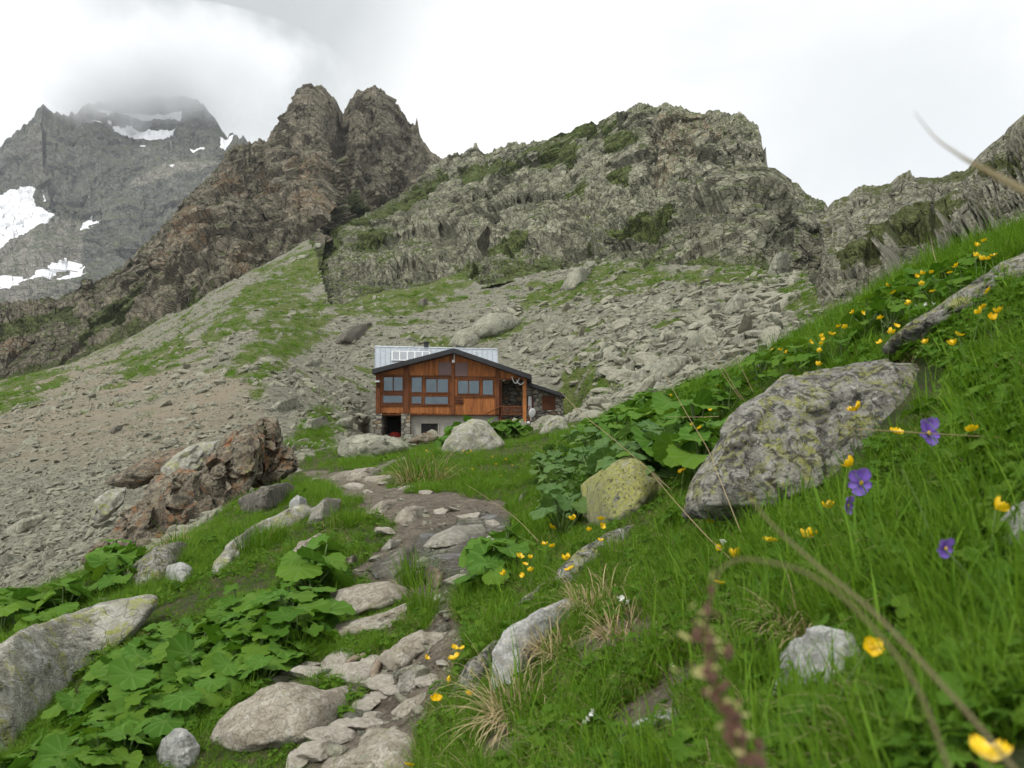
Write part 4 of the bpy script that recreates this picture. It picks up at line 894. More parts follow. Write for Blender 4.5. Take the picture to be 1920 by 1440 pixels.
# ------------------------------------------------------------------ plants: shapes
def blades(nb, h, hv, wd, spread, lean, seed, seg=4, droop=.5):
    r = np.random.default_rng(seed); V = []; Fq = []; T = []; U = []; n = 0
    for b in range(nb):
        az = r.uniform(0, 6.283); rad = spread * math.sqrt(r.random()); L = h * (1 + hv * r.normal()); L = max(L, h * .35)
        base = np.array([rad * math.cos(az), rad * math.sin(az), -.01])
        a2 = az + r.normal(0, .7); dirv = np.array([math.cos(a2), math.sin(a2), 0]); side = np.array([-math.sin(a2 + r.normal(0, .6)), math.cos(a2), 0]); side /= np.linalg.norm(side)
        ln = abs(r.normal(lean, lean * .5)); dr = droop * r.uniform(.3, 1.4); w = wd * r.uniform(.6, 1.3); p = base.copy()
        hue = r.random()
        dead = 1.0 if r.random() < .06 else 0.0
        for k in range(seg + 1):
            t = k / seg; ang = ln + dr * t * t * 1.3
            ww = w * (1 - t ** 1.6) * .5 + .0002
            V += [p - side * ww, p + side * ww]; T += [0, 0]; U += [hue * .5 + dead * .5] * 2
            p = p + (dirv * math.sin(ang) + np.array([0, 0, math.cos(ang)])) * (L / seg)
            if k < seg: Fq.append([n + 2 * k, n + 2 * k + 1, n + 2 * k + 3, n + 2 * k + 2])
        n += 2 * (seg + 1)
    return np.array(V), np.array(Fq), {'t': np.array(T), 'u': np.array(U)}

def leaf_verts(kind, Rr, seed, na=36, nr=5):
    r = np.random.default_rng(seed)
    th = np.linspace(-np.pi, np.pi, na, endpoint=False)         # 0 = tip, pi = stalk
    if kind == 'round':
        out = .92 + .10 * np.cos(th) - .55 * np.exp(-((np.abs(th) - np.pi) / .34) ** 2) + .10 * np.abs(((th * 9 / np.pi) % 1) - .5) * 2 + .035 * r.normal(size=na)
    elif kind == 'lobed':
        out = .62 + .36 * np.abs(np.cos(2.5 * th)) ** .8 - .4 * np.exp(-((np.abs(th) - np.pi) / .30) ** 2) + .06 * np.abs(((th * 14 / np.pi) % 1) - .5) * 2
    elif kind == 'palm':
        out = .34 + .66 * np.abs(np.cos(3.5 * th)) ** 1.6 * (np.abs(th) < 2.8)
    else:
        out = (.30 + .7 * np.cos(th / 2) ** 2) * (.55 + .45 * np.abs(np.cos(th)))
    rho = np.linspace(0, 1, nr + 1)[1:]
    A, B = np.meshgrid(rho, th, indexing='ij')
    Rd = A * out[None]
    x = Rd * np.cos(B) + .25; y = Rd * np.sin(B) * r.uniform(.9, 1.15)
    ph = r.uniform(0, 6.28)
    z = -.10 * (x - .3) ** 2 * r.uniform(.2, 2.2) + r.uniform(.10, .32) * y * y * r.choice([1, 1, -.5]) + .055 * A ** 2 * np.sin(5 * B + ph) + .03 * A * np.sin(11 * B + ph * 2)
    vein = np.clip(1 - np.abs(np.sin(4.5 * B)) * (.15 + A) * 3.2, 0, 1) * (A < .93) if kind != 'lance' else np.clip(1 - np.abs(y) * 9, 0, 1)
    V = np.concatenate([[[.25, 0, 0]], np.stack([x, y, z], -1).reshape(-1, 3)]) * Rr
    T = np.concatenate([[1], vein.ravel()])
    idx = 1 + np.arange(nr * na).reshape(nr, na)
    tri = np.stack([np.zeros(na, int), idx[0], np.roll(idx[0], -1)], -1)
    q = np.stack([idx[:-1], idx[1:], np.roll(idx[1:], -1, 1), np.roll(idx[:-1], -1, 1)], -1).reshape(-1, 4)
    return V, tri, q, T

def rotm(yaw, pitch, roll=0):
    return np.array(Euler((roll, pitch, yaw), 'XYZ').to_matrix())

def leafy(kind, n, R, hgt, seed, spread=.6):
    """foliage verts and stalk verts of one plant"""
    r = np.random.default_rng(seed); mv = []; f3 = []; f4 = []; tt = []; uu = []; c = 0; st = MB()
    for k in range(n):
        yaw = 2.399 * k + r.normal(0, .4); q = (k + .5) / n
        L = hgt * r.uniform(.6, 1.15) * (1.1 - .45 * q); out = spread * hgt * q ** .7
        top = np.array([math.cos(yaw) * out, math.sin(yaw) * out, L])
        Rk = R * r.uniform(.6, 1.2)
        na = 54 if kind == 'round' else 42
        V, t3, q4, T = leaf_verts(kind, Rk, seed * 50 + k, na, 5 if kind != 'lance' else 3)
        Mx = rotm(yaw + r.normal(0, .3), .15 + .55 * q + r.normal(0, .22), r.normal(0, .25))
        V = V @ Mx.T + top
        mv.append(V); f3.append(t3 + c); f4.append(q4 + c); tt.append(T); uu.append(np.full(len(V), r.random() ** 2)); c += len(V)
        b = np.array([0, 0, -.02]); mid = b * .5 + top * .5 + np.array([0, 0, .10 * hgt])
        st.tube([b, mid * .6 + b * .4, mid * .5 + top * .5, top], np.array([1.3, 1.1, .9, .7]) * .012 * R / .1 * .6, 5)
    return np.concatenate(mv), [np.concatenate(f4), np.concatenate(f3)], {'t': np.concatenate(tt), 'u': np.concatenate(uu)}, st

class Proto:
    """a thing made of meshes that are shared between copies"""
    def __init__(s, objs): s.objs = objs          # list of (object, parent index or None)
    def put(s, loc, rot, scale, label, cat, group=None):
        new = []
        for o, p in s.objs:
            c = o.copy(); COL.objects.link(c)
            if p is None: c.location = loc; c.rotation_euler = rot; c.scale = (scale,) * 3; tag(c, label, cat, group)
            else: c.parent = new[p]
            new.append(c)
        return new[0]
def proto(*objs):
    for o, p in objs:
        for k in list(o.users_collection): k.objects.unlink(o)
    return Proto([(o, p) for o, p in objs])

def plant_proto(kind, n, R, h, seed, mat, spread=.6):
    V, fs, at_, st = leafy(kind, n, R, h, seed, spread)
    o = mk('broadleaf_plant', V, fs, M[mat], None, True, at_)
    s = st.build('stalks', M['stem'], None, True)
    return proto((o, None), (s, 0))
PL_ROUND = [plant_proto('round', 7, .082, .17, 10 + k, 'leaf', .75) for k in range(5)]
PL_PALE = [plant_proto('round', 7, .115, .26, 20 + k, 'leaf_pale', .75) for k in range(4)]
PL_LOBED = [plant_proto('lobed', 9, .052, .13, 30 + k, 'herb', .8) for k in range(5)]
PL_BIG = [plant_proto('round', 8, .20, .50, 40 + k, 'leaf', .75) for k in range(3)]

def in_poly(area, minsep, n, dmax=40, seed=0, hoff=0):
    r = random.Random(seed); A = np.array(area); out = []; t = 0
    while len(out) < n and t < 6000:
        t += 1
        px, py = r.uniform(A[:, 0].min(), A[:, 0].max()), r.uniform(A[:, 1].min(), A[:, 1].max())
        if polydist(np.array([px]), np.array([py]), area)[0] < 0: continue
        d = hit(px, py, hoff)
        if d > dmax: continue
        x = (px - HX) / F * d
        if any(math.hypot(x - a, d - b) < minsep * min(1, d / 2.2) for a, b, _ in out): continue
        out.append((x, d, float(ground_z(px, d))))
    return out

PATCHES = [
 ([(-20,1460),(30,1385),(100,1335),(180,1275),(250,1205),(320,1165),(420,1150),(500,1150),(545,1180),(490,1235),(410,1272),(325,1322),(245,1380),(225,1460)], .062, 80, PL_ROUND + PL_LOBED[:2], .58, 'broad rounded leaf plant in the lush patch at lower left', 'leaf plants of the lower left patch', .10),
 ([(420,1165),(480,1130),(580,1130),(590,1180),(530,1235),(430,1272),(340,1315),(255,1372),(170,1460),(60,1460),(200,1390),(330,1300)], .05, 52, PL_LOBED, .85, 'bright lobed leaf herb between the left patch and the path', 'lobed herbs beside the path', .05),
 ([(1010,905),(1020,860),(1060,820),(1120,790),(1200,790),(1240,830),(1200,880),(1100,895),(1080,960),(1030,960)], .10, 46, PL_PALE, .60, 'grey green rounded leaf plant on the bank left of the yellow block', 'rounded leaf plants behind the yellow block', .12),
 ([(1100,800),(1130,760),(1180,735),(1260,740),(1330,760),(1340,800),(1290,860),(1240,870),(1230,820)], .13, 34, PL_ROUND, .80, 'large bright leaf plant on the bank between hut and lichen boulder', 'leaf plants on the middle bank', .12),
 ([(1260,735),(1330,705),(1420,680),(1500,655),(1560,630),(1600,640),(1500,690),(1400,730),(1350,760),(1290,765)], .11, 28, PL_LOBED, .72, 'lobed leaf herb on the crest behind the lichen boulder', 'herbs on the flowery crest', .06),
 ([(1600,610),(1660,560),(1740,515),(1830,490),(1800,540),(1730,580),(1660,610)], .09, 18, PL_LOBED, .62, 'lobed leaf herb above the weathered rock rib', 'herbs above the weathered rib', .06),
 ([(180,1080),(200,1050),(235,1040),(255,1052),(230,1085)], .12, 6, PL_ROUND, 1.1, 'dark leafy herb under the lower end of the rusty crag', 'leaf plants below the crag', .10),
 ([(-10,1170),(0,1125),(60,1120),(130,1125),(110,1150),(40,1175)], .14, 9, PL_ROUND, .9, 'leafy herb in the turf strip at the left edge', 'leaf plants of the left turf strip', .08),
 ([(500,1140),(540,1090),(590,1035),(612,1050),(580,1110),(560,1150)], .13, 8, PL_ROUND, .85, 'big upright leaf plant on the turf left of the stream', 'leaf plants left of the stream', .12),
 ([(925,1030),(945,1010),(975,1020),(965,1050),(940,1060),(905,1085),(900,1070)], .12, 5, PL_ROUND, .75, 'broad leaf plant hanging over the right edge of the stream', 'leaf plants at the stream edge', .08),
]
LP = []
for k, (area, sep, n, protos, sc, lab, grp, ho) in enumerate(PATCHES):
    for x, y, z in in_poly(area, sep, n, 30, 100 + k, ho):
        p = protos[rnd.randrange(len(protos))]
        p.put((x, y, z), (rnd.gauss(.10, .10), rnd.gauss(0, .12), rnd.uniform(0, 6.28)), sc * rnd.uniform(.65, 1.25) * min(1, .28 + .29 * y), lab, 'plant', grp); LP.append((x, y))
# tall leaf plants in front of the hut porch
for px, py, d, sc in [(838,828,20,.8),(850,818,20.5,1.0),(866,806,21,1.15),(884,800,21,1.25),(905,806,21.5,1.0),(925,808,22,1.05),(944,806,22,1.1),(962,806,22,1.0),(976,808,22,.8),(856,826,20,.8)]:
    z = float(ground_z(px, d)); zz = (HY - py) / F * d
    PL_BIG[rnd.randrange(3)].put(((px - HX) / F * d, d, max(z, zz - .42)), (rnd.gauss(.12, .1), rnd.gauss(0, .1), rnd.uniform(0, 6.28)), sc, 'tall leafy plant between the pointed boulder and the hut porch', 'plant', 'tall plants before the hut porch')

# ------------------------------------------------------------------ grass (nobody could count it)
src = []
def gsrc(nm, mat, *a, **k):
    V, f, at_ = blades(*a, **k); o = mk(nm, V, f, M[mat], None, True, at_); src.append(o); return len(src) - 1
i_fine = [gsrc('a%02d_fine' % k, 'grass', 38, .118, .42, .0028, .045, .42, 300 + k, droop=1.1) for k in range(5)]
i_turf = [gsrc('b%02d_turf' % k, 'turf', 34, .045, .35, .0022, .05, .5, 320 + k, seg=2, droop=.5) for k in range(4)]
i_long = [gsrc('c%02d_long' % k, 'grass', 13, .20, .35, .0040, .04, .48, 340 + k, seg=5, droop=1.3) for k in range(4)]
i_broad = [gsrc('d%02d_broad' % k, 'grass', 9, .165, .35, .0085, .035, .38, 360 + k, seg=4, droop=.6) for k in range(4)]
i_dry = [gsrc('e%02d_dry' % k, 'straw', 16, .11, .35, .0022, .05, .9, 380 + k, seg=4, droop=1.4) for k in range(3)]
def hsrc(nm, kind, n, R, h, seed, mat):
    V, fs, at_, st = leafy(kind, n, R, h, seed, .8); o = mk(nm, V, fs, M[mat], None, True, at_); src.append(o); return len(src) - 1
i_herb = [hsrc('f%02d_herb' % k, ['palm', 'lance', 'palm', 'lobed'][k], [9, 12, 11, 8][k], [.020, .022, .016, .022][k], .05, 390 + k, 'herb') for k in range(4)]
c_grass = hidden_collection('grass_sources', src)

n = 190000
px = rng.uniform(-420, 2300, n); d = np.exp(rng.uniform(math.log(.40), math.log(34), n))
py = HY - F * tan_ground(px, d)
# keep about the same number of tufts for each square metre, thinning with distance
dens = np.minimum(1, (d / 2.2) ** 2 * 1.0 + .10) * np.minimum(1, (9 / d) ** .35)
gn, gp = near_grass(px, d, py)
x = (px - HX) / F * d
pat = fbm(np.stack([x, d, 0 * x], -1) * 1.3, 4, 81); pat2 = fbm(np.stack([x, d, 0 * x], -1) * .7, 3, 83)
pat3 = fbm(np.stack([x, d, 0 * x], -1) * 5.5, 3, 85)
keep = (rng.random(n) < dens * np.where(d < 5, np.maximum(smooth(-.5, -.1, pat3) * .8 + .2, .9 * (px < 870)), 1)) & (gn > .35 + .3 * rng.random(n))
px, py, d, x, pat, pat2 = px[keep], py[keep], d[keep], x[keep], pat[keep], pat2[keep]
z = ground_z(px, d); k = len(px); u = rng.random(k)
right = smooth(850, 1050, px) * smooth(7, 4, d)
longp = np.clip(right * (.30 + .9 * pat) + .08, 0, .7); turfp = np.where(right > .3, .12, np.clip(.30 - 1.0 * pat, .05, .5))
herbp = np.where(d < 6, .14 + .36 * np.clip(pat2 * 2.2, 0, 1) * right, .03)
idx = np.zeros(k, int)
def pick(l): return np.array(l)[rng.integers(0, len(l), k)]
idx = pick(i_fine)
idx = np.where(u < turfp, pick(i_turf), idx)
idx = np.where((u >= turfp) & (u < turfp + longp * .6), np.where(rng.random(k) < .45, pick(i_long), pick(i_broad)), idx)
u2 = rng.random(k)
idx = np.where(u2 < herbp, pick(i_herb), idx)
idx = np.where(u2 > 1 - .07 - .16 * np.clip(-pat2 * 2, 0, 1), pick(i_dry), idx)
hb = np.isin(idx, i_herb); sz = (.65 + .7 * rng.random(k)) * np.where(hb, 1.30, .84) * np.interp(d, [.6, 1, 2, 4, 8, 20, 34], [.28, .36, .42, .50, .68, 1.1, 1.5]) * (1 + .6 * np.clip(pat * 1.6, -.7, .9))
cov = np.zeros(k)
for q, dq in NEAR_ROCKS:
    A = np.array(q)
    cov = np.maximum(cov, np.where(np.abs(np.log(d / dq)) < .22, smooth(6, 24, polydist(px, py, [(a, b) for a, b in q])), 0))
    # nothing tall right in front of a rock's foot
    low = (px > A[:, 0].min()) & (px < A[:, 0].max()) & (py > A[:, 1].mean()) & (py < A[:, 1].max() + 42) & (np.abs(np.log(d / dq)) < .5)
    sz = np.where(low & (d < 4), sz * .65, sz)
kp = cov < .5
x, d, z, px, py, idx, sz = x[kp], d[kp], z[kp], px[kp], py[kp], idx[kp], sz[kp]; k = len(x)
tag(scatter('grass', c_grass, np.stack([x, d, z], -1), np.stack([rng.normal(0, .12, k), rng.normal(-.08, .12, k), rng.uniform(0, 6.28, k)], -1), sz[:, None] * np.ones((1, 3)), idx), 'green mountain grass covering the near slopes', None, None, 'stuff')

# coarse tufts on the far green strips
n = 60000
px = rng.uniform(-100, 1750, n); d = np.exp(rng.uniform(math.log(20), math.log(150), n)); py = HY - F * tan_ground(px, d)
gf = far_grass(px, d, py) * (1 - near_grass(px, d, py)[0])
keep = (rng.random(n) < gf) & (d < np.interp(px, *DIP)) & ~((px > 690) & (px < 1060) & (d > 42) & (d < 56))
px, d = px[keep], d[keep]; k = len(px)
tag(scatter('meadow', c_grass, np.stack([(px - HX) / F * d, d, ground_z(px, d)], -1), np.stack([rng.normal(0, .15, k), rng.normal(0, .15, k), rng.uniform(0, 6.28, k)], -1), (np.interp(d, [20, 60, 150], [1.6, 2.8, 5.0]) * rng.uniform(.7, 1.3, k))[:, None] * np.array([[1.5, 1.5, .8]]), np.array(i_turf + i_fine[:2])[rng.integers(0, 6, k)]), 'green tufts on the strips between the scree', None, None, 'stuff')

# straw tussocks
def tussock(px, py, R, nb, label, dry=.7, h=.16, dd=None):
    d = dd or hit(px, py); V1, f1, a1 = blades(int(nb * dry), h, .3, .0022 * max(1, d / 2.2), R, 1.0, int(px), seg=6, droop=1.5)
    V2, f2, a2 = blades(int(nb * (1 - dry)) + 8, h * 1.0, .3, .0022 * max(1, d / 2.2), R * .8, .35, int(py), seg=5, droop=.7)
    o = mk('grass_tussock', V2, f2, M['grass'], None, True, a2, ((px - HX) / F * d, d, float(ground_z(px, d))))
    tag(o, label, 'grass tussock'); c = mk('dry_blades', V1, f1, M['straw'], o, True, a1)
for a in [(792, 905, .30, 420, 'round straw and green tussock beside the stream head', .6, .42), (1135, 1125, .09, 300, 'dry straw tussock above the whitish grey rock', .85, .085), (985, 1330, .075, 420, 'hanging straw tussock under the whitish grey rock', .8, .11),
          (1530, 1172, .055, 260, 'curly straw tussock on the speckled grey stone', .9, .055), (1050, 1215, .06, 260, 'brown withered tussock right of the whitish rock', .95, .07), (415, 935, .3, 240, 'pale dry tussock at the foot of the rusty crag', .8, .40), (330, 1030, .14, 160, 'straw tuft on the grey outcrop below the crag', .85, .22),
          (1180, 1185, .07, 220, 'flattened straw tussock below the white flowers', .9, .07), (470, 1040, .16, 300, 'dense green tussock leaning on the pale rock rib', .05, .15), (505, 1020, .16, 300, 'dark green tussock left of the yellowish slab', .05, .15), (660, 985, .20, 300, 'green tussock left of the stream bank', .1, .15), (775, 1100, .08, 200, 'small green tussock right of the rounded tan boulder', .05, .15), (800, 1150, .07, 160, 'green tuft at the right end of the long step stone', .05, .14)]:
    tussock(*a)

# ------------------------------------------------------------------ the hut
def wood_mat(name, a, b_, c):
    m, nt, b = newmat(name, .8, .2); v = ovec(nt, False); t = attr(nt, 't')
    g = nz(nt, scalev(nt, v, (22, 22, 1.6)), 1.0, 5, .6, .5); s_ = nz(nt, scalev(nt, v, (2.5, 2.5, .8)), 1.0, 4, .6)
    col = mix(nt, t, a, b_); col = mix(nt, mr(nt, g, .45, .68, 0, .75), col, c); col = mix(nt, mr(nt, s_, .5, .7, 0, .5), col, c)
    nt.links.new(col, b.inputs['Base Color']); bump(nt, b, g, .5, .02); return m
def flat_mat(name, c, rough=.6, metal=0.0, spec=.4, var=.15):
    m, nt, b = newmat(name, rough, spec); v = ovec(nt, False)
    n = nz(nt, v, 3.0, 6, .65); col = mix(nt, mr(nt, n, .35, .68), c, tuple(q * (1 - var * 2) for q in c))
    nt.links.new(col, b.inputs['Base Color']); b.inputs['Metallic'].default_value = metal; return m
def masonry_mat():
    m, nt, b = newmat('dry_stone_masonry', .95, .2); v = ovec(nt, False)
    v = N(nt, 'ShaderNodeVectorMath', {0: scalev(nt, v, (2.3, 2.3, 4.6)), 1: scalev(nt, N(nt, 'ShaderNodeTexNoise', {'Vector': v, 'Scale': 1.5, 'Detail': 2}).outputs['Color'], (.6, .6, .6))}, operation='ADD').outputs[0]
    c = N(nt, 'ShaderNodeTexVoronoi', {'Vector': v, 'Scale': 1.0, 'Randomness': .8}); e = N(nt, 'ShaderNodeTexVoronoi', {'Vector': v, 'Scale': 1.0, 'Randomness': .8}, feature='DISTANCE_TO_EDGE').outputs['Distance']
    sp = N(nt, 'ShaderNodeSeparateColor', {0: c.outputs['Color']}).outputs
    col = mix(nt, sp[0], (.16, .15, .125), (.36, .34, .28)); col = mix(nt, mr(nt, sp[1], .7, .9, 0, .7), col, (.28, .19, .10))
    col = mix(nt, mr(nt, e, .02, .10), (.075, .07, .06), col)
    nt.links.new(col, b.inputs['Base Color']); bump(nt, b, mr(nt, e, 0, .15), .9, .05); return m
H = dict(board=wood_mat('orange_larch_boards', (.43, .165, .052), (.25, .085, .026), (.10, .042, .017)), beam=wood_mat('brown_beams', (.17, .060, .022), (.11, .042, .018), (.05, .022, .012)),
         frame=wood_mat('dark_window_frames', (.115, .042, .020), (.085, .034, .018), (.05, .022, .012)), dark=flat_mat('charcoal_fascia', (.022, .022, .025), .5), black=flat_mat('shade_and_cable_black', (.012, .011, .010), .9),
         metal=flat_mat('grey_sheet_metal', (.36, .40, .43), .45, .35, .5, .10), white=flat_mat('white_paint', (.74, .75, .75), .5, 0, .4, .04), plaster=flat_mat('grey_plaster', (.40, .38, .33), .9, 0, .2, .10), stone=masonry_mat(),
         shutter=flat_mat('mauve_brown_shutter', (.135, .085, .080), .6, 0, .3, .04), cell=flat_mat('solar_cells', (.21, .225, .245), .3, 0, .5, .05), red=flat_mat('red_cloth', (.42, .035, .02), .8), log=flat_mat('stacked_firewood', (.10, .075, .055), .9))
m, nt, b = newmat('window_glass', .04, .8); b.inputs['Base Color'].default_value = (.105, .135, .15, 1); b.inputs['Metallic'].default_value = .85; H['glass'] = m
bump(nt, b, nz(nt, ovec(nt, False), .9, 2), .25, .2)

HD = 44.0
def X(px, d=HD): return (px - HX) / F * d
def Z(py, d=HD): return (HY - py) / F * d
hut = bpy.data.objects.new('mountain_hut', None); COL.objects.link(hut)
HB = Vector((X(850), 47, Z(822))); hut.location = HB
tag(hut, 'timber clad mountain hut with grey metal roof and stone basement', 'hut')
def hp(mb, name, mat, parent=None, sm=False):
    return mb.build(name, H[mat], parent or hut, sm, None if parent else -HB)
def gable(px): return np.interp(px, [698, 851, 997], [700.5, 661, 711.5])

# timber front: upright boards, each cut to the gable
mb = MB(); edges = np.arange(705, 934.5, 3.9)
for a in edges:
    b2 = min(a + 3.75, 935); t = rnd.random(); y0 = 44 - rnd.random() * .015
    zb = Z(774 + (a - 705) / 230 * 4 + rnd.uniform(-.6, .6))
    mb.hexa([[X(a), y0, zb], [X(b2), y0, zb], [X(b2), 44.06, zb], [X(a), 44.06, zb], [X(a), y0, Z(gable(a))], [X(b2), y0, Z(gable(b2))], [X(b2), 44.06, Z(gable(b2))], [X(a), 44.06, Z(gable(a))]], t)
for a in np.arange(935.2, 986, 3.9):
    b2 = min(a + 3.75, 987); t = rnd.random(); zb = Z(710.5 + (a - 935) * .05)
    mb.hexa([[X(a), 44, zb], [X(b2), 44, zb], [X(b2), 44.06, zb], [X(a), 44.06, zb], [X(a), 44, max(zb + .02, Z(gable(a)))], [X(b2), 44, max(zb + .02, Z(gable(b2)))], [X(b2), 44.06, max(zb + .02, Z(gable(b2)))], [X(a), 44.06, max(zb + .02, Z(gable(a)))]], t)
wall = hp(mb, 'timber_wall', 'board')
mb = MB(); mb.prism([(X(706), Z(776)), (X(934), Z(779)), (X(934), Z(690)), (X(851), Z(663)), (X(706), Z(700))], 44.07, 49.5); hp(mb, 'inner_wall', 'frame')
# beams
mb = MB()
def beam(x0, x1, y0, y1, pr=.07, t=0.0): mb.box(X(x0), X(x1), 44 - pr, 44.02, Z(y1), Z(y0), t)
for x0, x1 in ((705, 713.5), (757, 767), (846, 852.5), (929, 936)): beam(x0, x1, gable((x0 + x1) / 2) + 3, 776, .10, rnd.random())
for y0, y1 in ((702, 705.5), (735.5, 739.5), (757.5, 761.5)): beam(714, 756.5, y0, y1, .06, rnd.random()); beam(767.5, 845.5, y0 + (2 if y0 < 710 else 0), y1 + (2 if y0 < 710 else 0), .06, rnd.random())
beam(853, 928.5, 706, 709.5, .06, .4); beam(853, 928.5, 741.5, 745, .06, .7); beam(936.5, 980, 709.5, 712.5, .08, .3)
hp(mb, 'beam', 'beam')
def window(x0, x1, y0, y1, n, mat='frame'):
    f = MB(); g = MB(); w = 2.1
    f.box(X(x0), X(x0 + w), 43.93, 44.01, Z(y1), Z(y0)); f.box(X(x1 - w), X(x1), 43.93, 44.01, Z(y1), Z(y0))
    f.box(X(x0 + w), X(x1 - w), 43.935, 44.01, Z(y0 + w), Z(y0)); f.box(X(x0 + w), X(x1 - w), 43.92, 44.01, Z(y1), Z(y1 - w * .9))
    for k in range(1, n):
        xm = x0 + (x1 - x0) * k / n; f.box(X(xm - 1), X(xm + 1), 43.94, 44.01, Z(y1 - w), Z(y0 + w))
    o = hp(f, 'window', mat)
    e = (x1 - x0 - 2 * w) / n
    for k in range(n): g.box(X(x0 + w + e * k), X(x0 + w + e * (k + 1)), 43.965, 43.985, Z(y1 - w), Z(y0 + w))
    hp(g, 'pane', 'glass', o)
for a in [(718, 757, 705.5, 734.5, 2), (716.5, 756.5, 740, 757, 1), (770, 793, 706, 737, 1), (770, 792.5, 741.5, 758.5, 1), (797, 842, 709, 737.5, 2), (795, 842, 742, 760, 1), (857, 900, 712, 740, 2), (903.5, 926, 711, 742, 1)]: window(*a)
for x0, x1, y0, y1 in ((822.5, 846, 680, 704), (854, 877, 681, 705.5)):
    mb = MB(); mb.box(X(x0), X(x1), 43.90, 43.99, Z(y1), Z(y0)); hp(mb, 'shutter', 'shutter')
mb = MB(); mb.box(X(851.2), X(852.6), 43.86, 43.89, Z(679), Z(662)); mb.box(X(848), X(853), 43.80, 43.895, Z(680.5), Z(675.5)); hp(mb, 'antenna_box', 'white')
mb = MB(); mb.box(X(853.5), X(869), 43.92, 43.985, Z(757), Z(747)); mb.tube([(X(856), 43.90, Z(750)), (X(860), 43.90, Z(749)), (X(866), 43.90, Z(751))], .03, 6); mb.tube([(X(855), 43.90, Z(755)), (X(862), 43.90, Z(753.5)), (X(868), 43.90, Z(755))], .025, 6); hp(mb, 'carved_sign', 'frame')
mb = MB(); mb.box(X(705.5), X(713), 43.72, 43.89, Z(717.5), Z(714)); hp(mb, 'wall_lamp', 'white')
mb = MB(); th = np.linspace(0, 6.6, 24); mb.tube(np.stack([X(710) + .09 * np.cos(th), 43.84 + 0 * th, Z(722) + .13 * np.sin(th)], -1), .022, 6); hp(mb, 'cable_coil', 'black', None, True)
# gable roof
rf = MB()
rf.prism([(X(698, 43.4), Z(692.5, 43.4)), (X(698, 43.4), Z(701, 43.4)), (X(851, 43.4), Z(662, 43.4)), (X(851, 43.4), Z(653, 43.4))][::-1], 43.3, 49)
rf.prism([(X(851, 43.4), Z(653, 43.4)), (X(851, 43.4), Z(662, 43.4)), (X(997, 43.4), Z(712, 43.4)), (X(997, 43.4), Z(703, 43.4))][::-1], 43.302, 49.001)
hp(rf, 'gable_roof', 'dark')
# main roof with standing seams
mb = MB()
E0, E1, R0, R1 = at(703, 703, 46.3), at(934, 703, 46.3), at(703.5, 650.5, 52.5), at(932, 656, 52.5)
up = np.array([0, 0, .08]); mb.hexa([E0 - up, E1 - up, R1 - up, R0 - up, E0, E1, R1, R0])
B0, B1 = R0 + np.array([0, 6, -2.4]), R1 + np.array([0, 6, -2.4]); mb.hexa([R0 - up, R1 - up, B1 - up, B0 - up, R0 + [0, .004, 0], R1 + [0, .004, 0], B1, B0])
for k in range(25):
    t = k / 24; p, q = E0 + (E1 - E0) * t, R0 + (R1 - R0) * t
    mb.tube([p + [0, 0, .03], q + [0, 0, .03]], .028, 4)
mb.tube([R0 + [0, 0, .03], R1 + [0, 0, .03]], .06, 6)
roof = hp(mb, 'metal_roof', 'metal')
mb = MB(); c = at(799.5, 650, 52.6); mb.box(c[0] - .15, c[0] + .15, c[1] - .15, c[1] + .15, c[2] - .3, c[2] + .27); mb.box(c[0] - .2, c[0] + .2, c[1] - .2, c[1] + .2, c[2] + .275, c[2] + .33); hp(mb, 'chimney', 'dark', roof)
for pxv, pyv in ((744.5, 654), (768, 656), (788, 656.5), (806, 658), (892.5, 661)):
    mb = MB(); c = at(pxv, pyv, 51.2); mb.tube([c - [0, 0, .35], c + [0, 0, .02]], .05, 8); mb.tube([c + [0, 0, .021], c + [0, 0, .09]], .10, 8); hp(mb, 'vent_pipe', 'white', roof)
def onroof(px, t, lift=0.0):
    a = (E0 + (R0 - E0) * t); b2 = (E1 + (R1 - E1) * t); x = (px - HX) / F * a[1]; u = (x - a[0]) / (b2[0] - a[0]); p = a + (b2 - a) * u
    return p + np.array([0, -.37, .93]) * lift
mb = MB(); mc = MB(); xs = [735.5, 749.5, 763.8, 778, 792, 806]
def bar(p, q, r=.035): mb.tube([p, q], r, 4)
for x_ in xs: bar(onroof(x_, .43, .14), onroof(x_, .76, .14))
bar(onroof(735.5, .43, .14), onroof(806, .43, .14)); bar(onroof(735.5, .76, .14), onroof(806, .76, .14))
for k in range(5):
    a, b2 = xs[k] + .6, xs[k + 1] - .6
    mc.hexa([onroof(a, .45, .09), onroof(b2, .45, .09), onroof(b2, .74, .09), onroof(a, .74, .09), onroof(a, .45, .12), onroof(b2, .45, .12), onroof(b2, .74, .12), onroof(a, .74, .12)])
sp = hp(mb, 'solar_panel', 'white'); hp(mc, 'solar_cells', 'cell', sp)
# basement
mb = MB(); mb.box(X(698.5), X(716), 43.95, 46, Z(828), Z(775.2)); hp(mb, 'stone_pier', 'stone')
mb = MB(); mb.box(X(752.5), X(769), 43.96, 46, Z(830), Z(775.8)); hp(mb, 'stone_pier', 'stone')
mb = MB(); mb.box(X(698.6), X(935), 46.01, 49.5, Z(830, 46), Z(777, 46)); hp(mb, 'basement_wall', 'black')  # near-black paint stands for the shade at the back of the bay
mb = MB(); mb.box(X(769.2), X(935), 44.35, 45.9, Z(832), Z(778.5)); hp(mb, 'plaster_wall', 'plaster')
mb = MB(); mb.box(X(786.5), X(788.4), 44.28, 44.36, Z(816), Z(792)); mb.box(X(820), X(822), 44.28, 44.36, Z(816), Z(792)); mb.box(X(788.4), X(820), 44.28, 44.36, Z(793.6), Z(792)); mb.box(X(788.4), X(820), 44.24, 44.36, Z(816), Z(814.6))
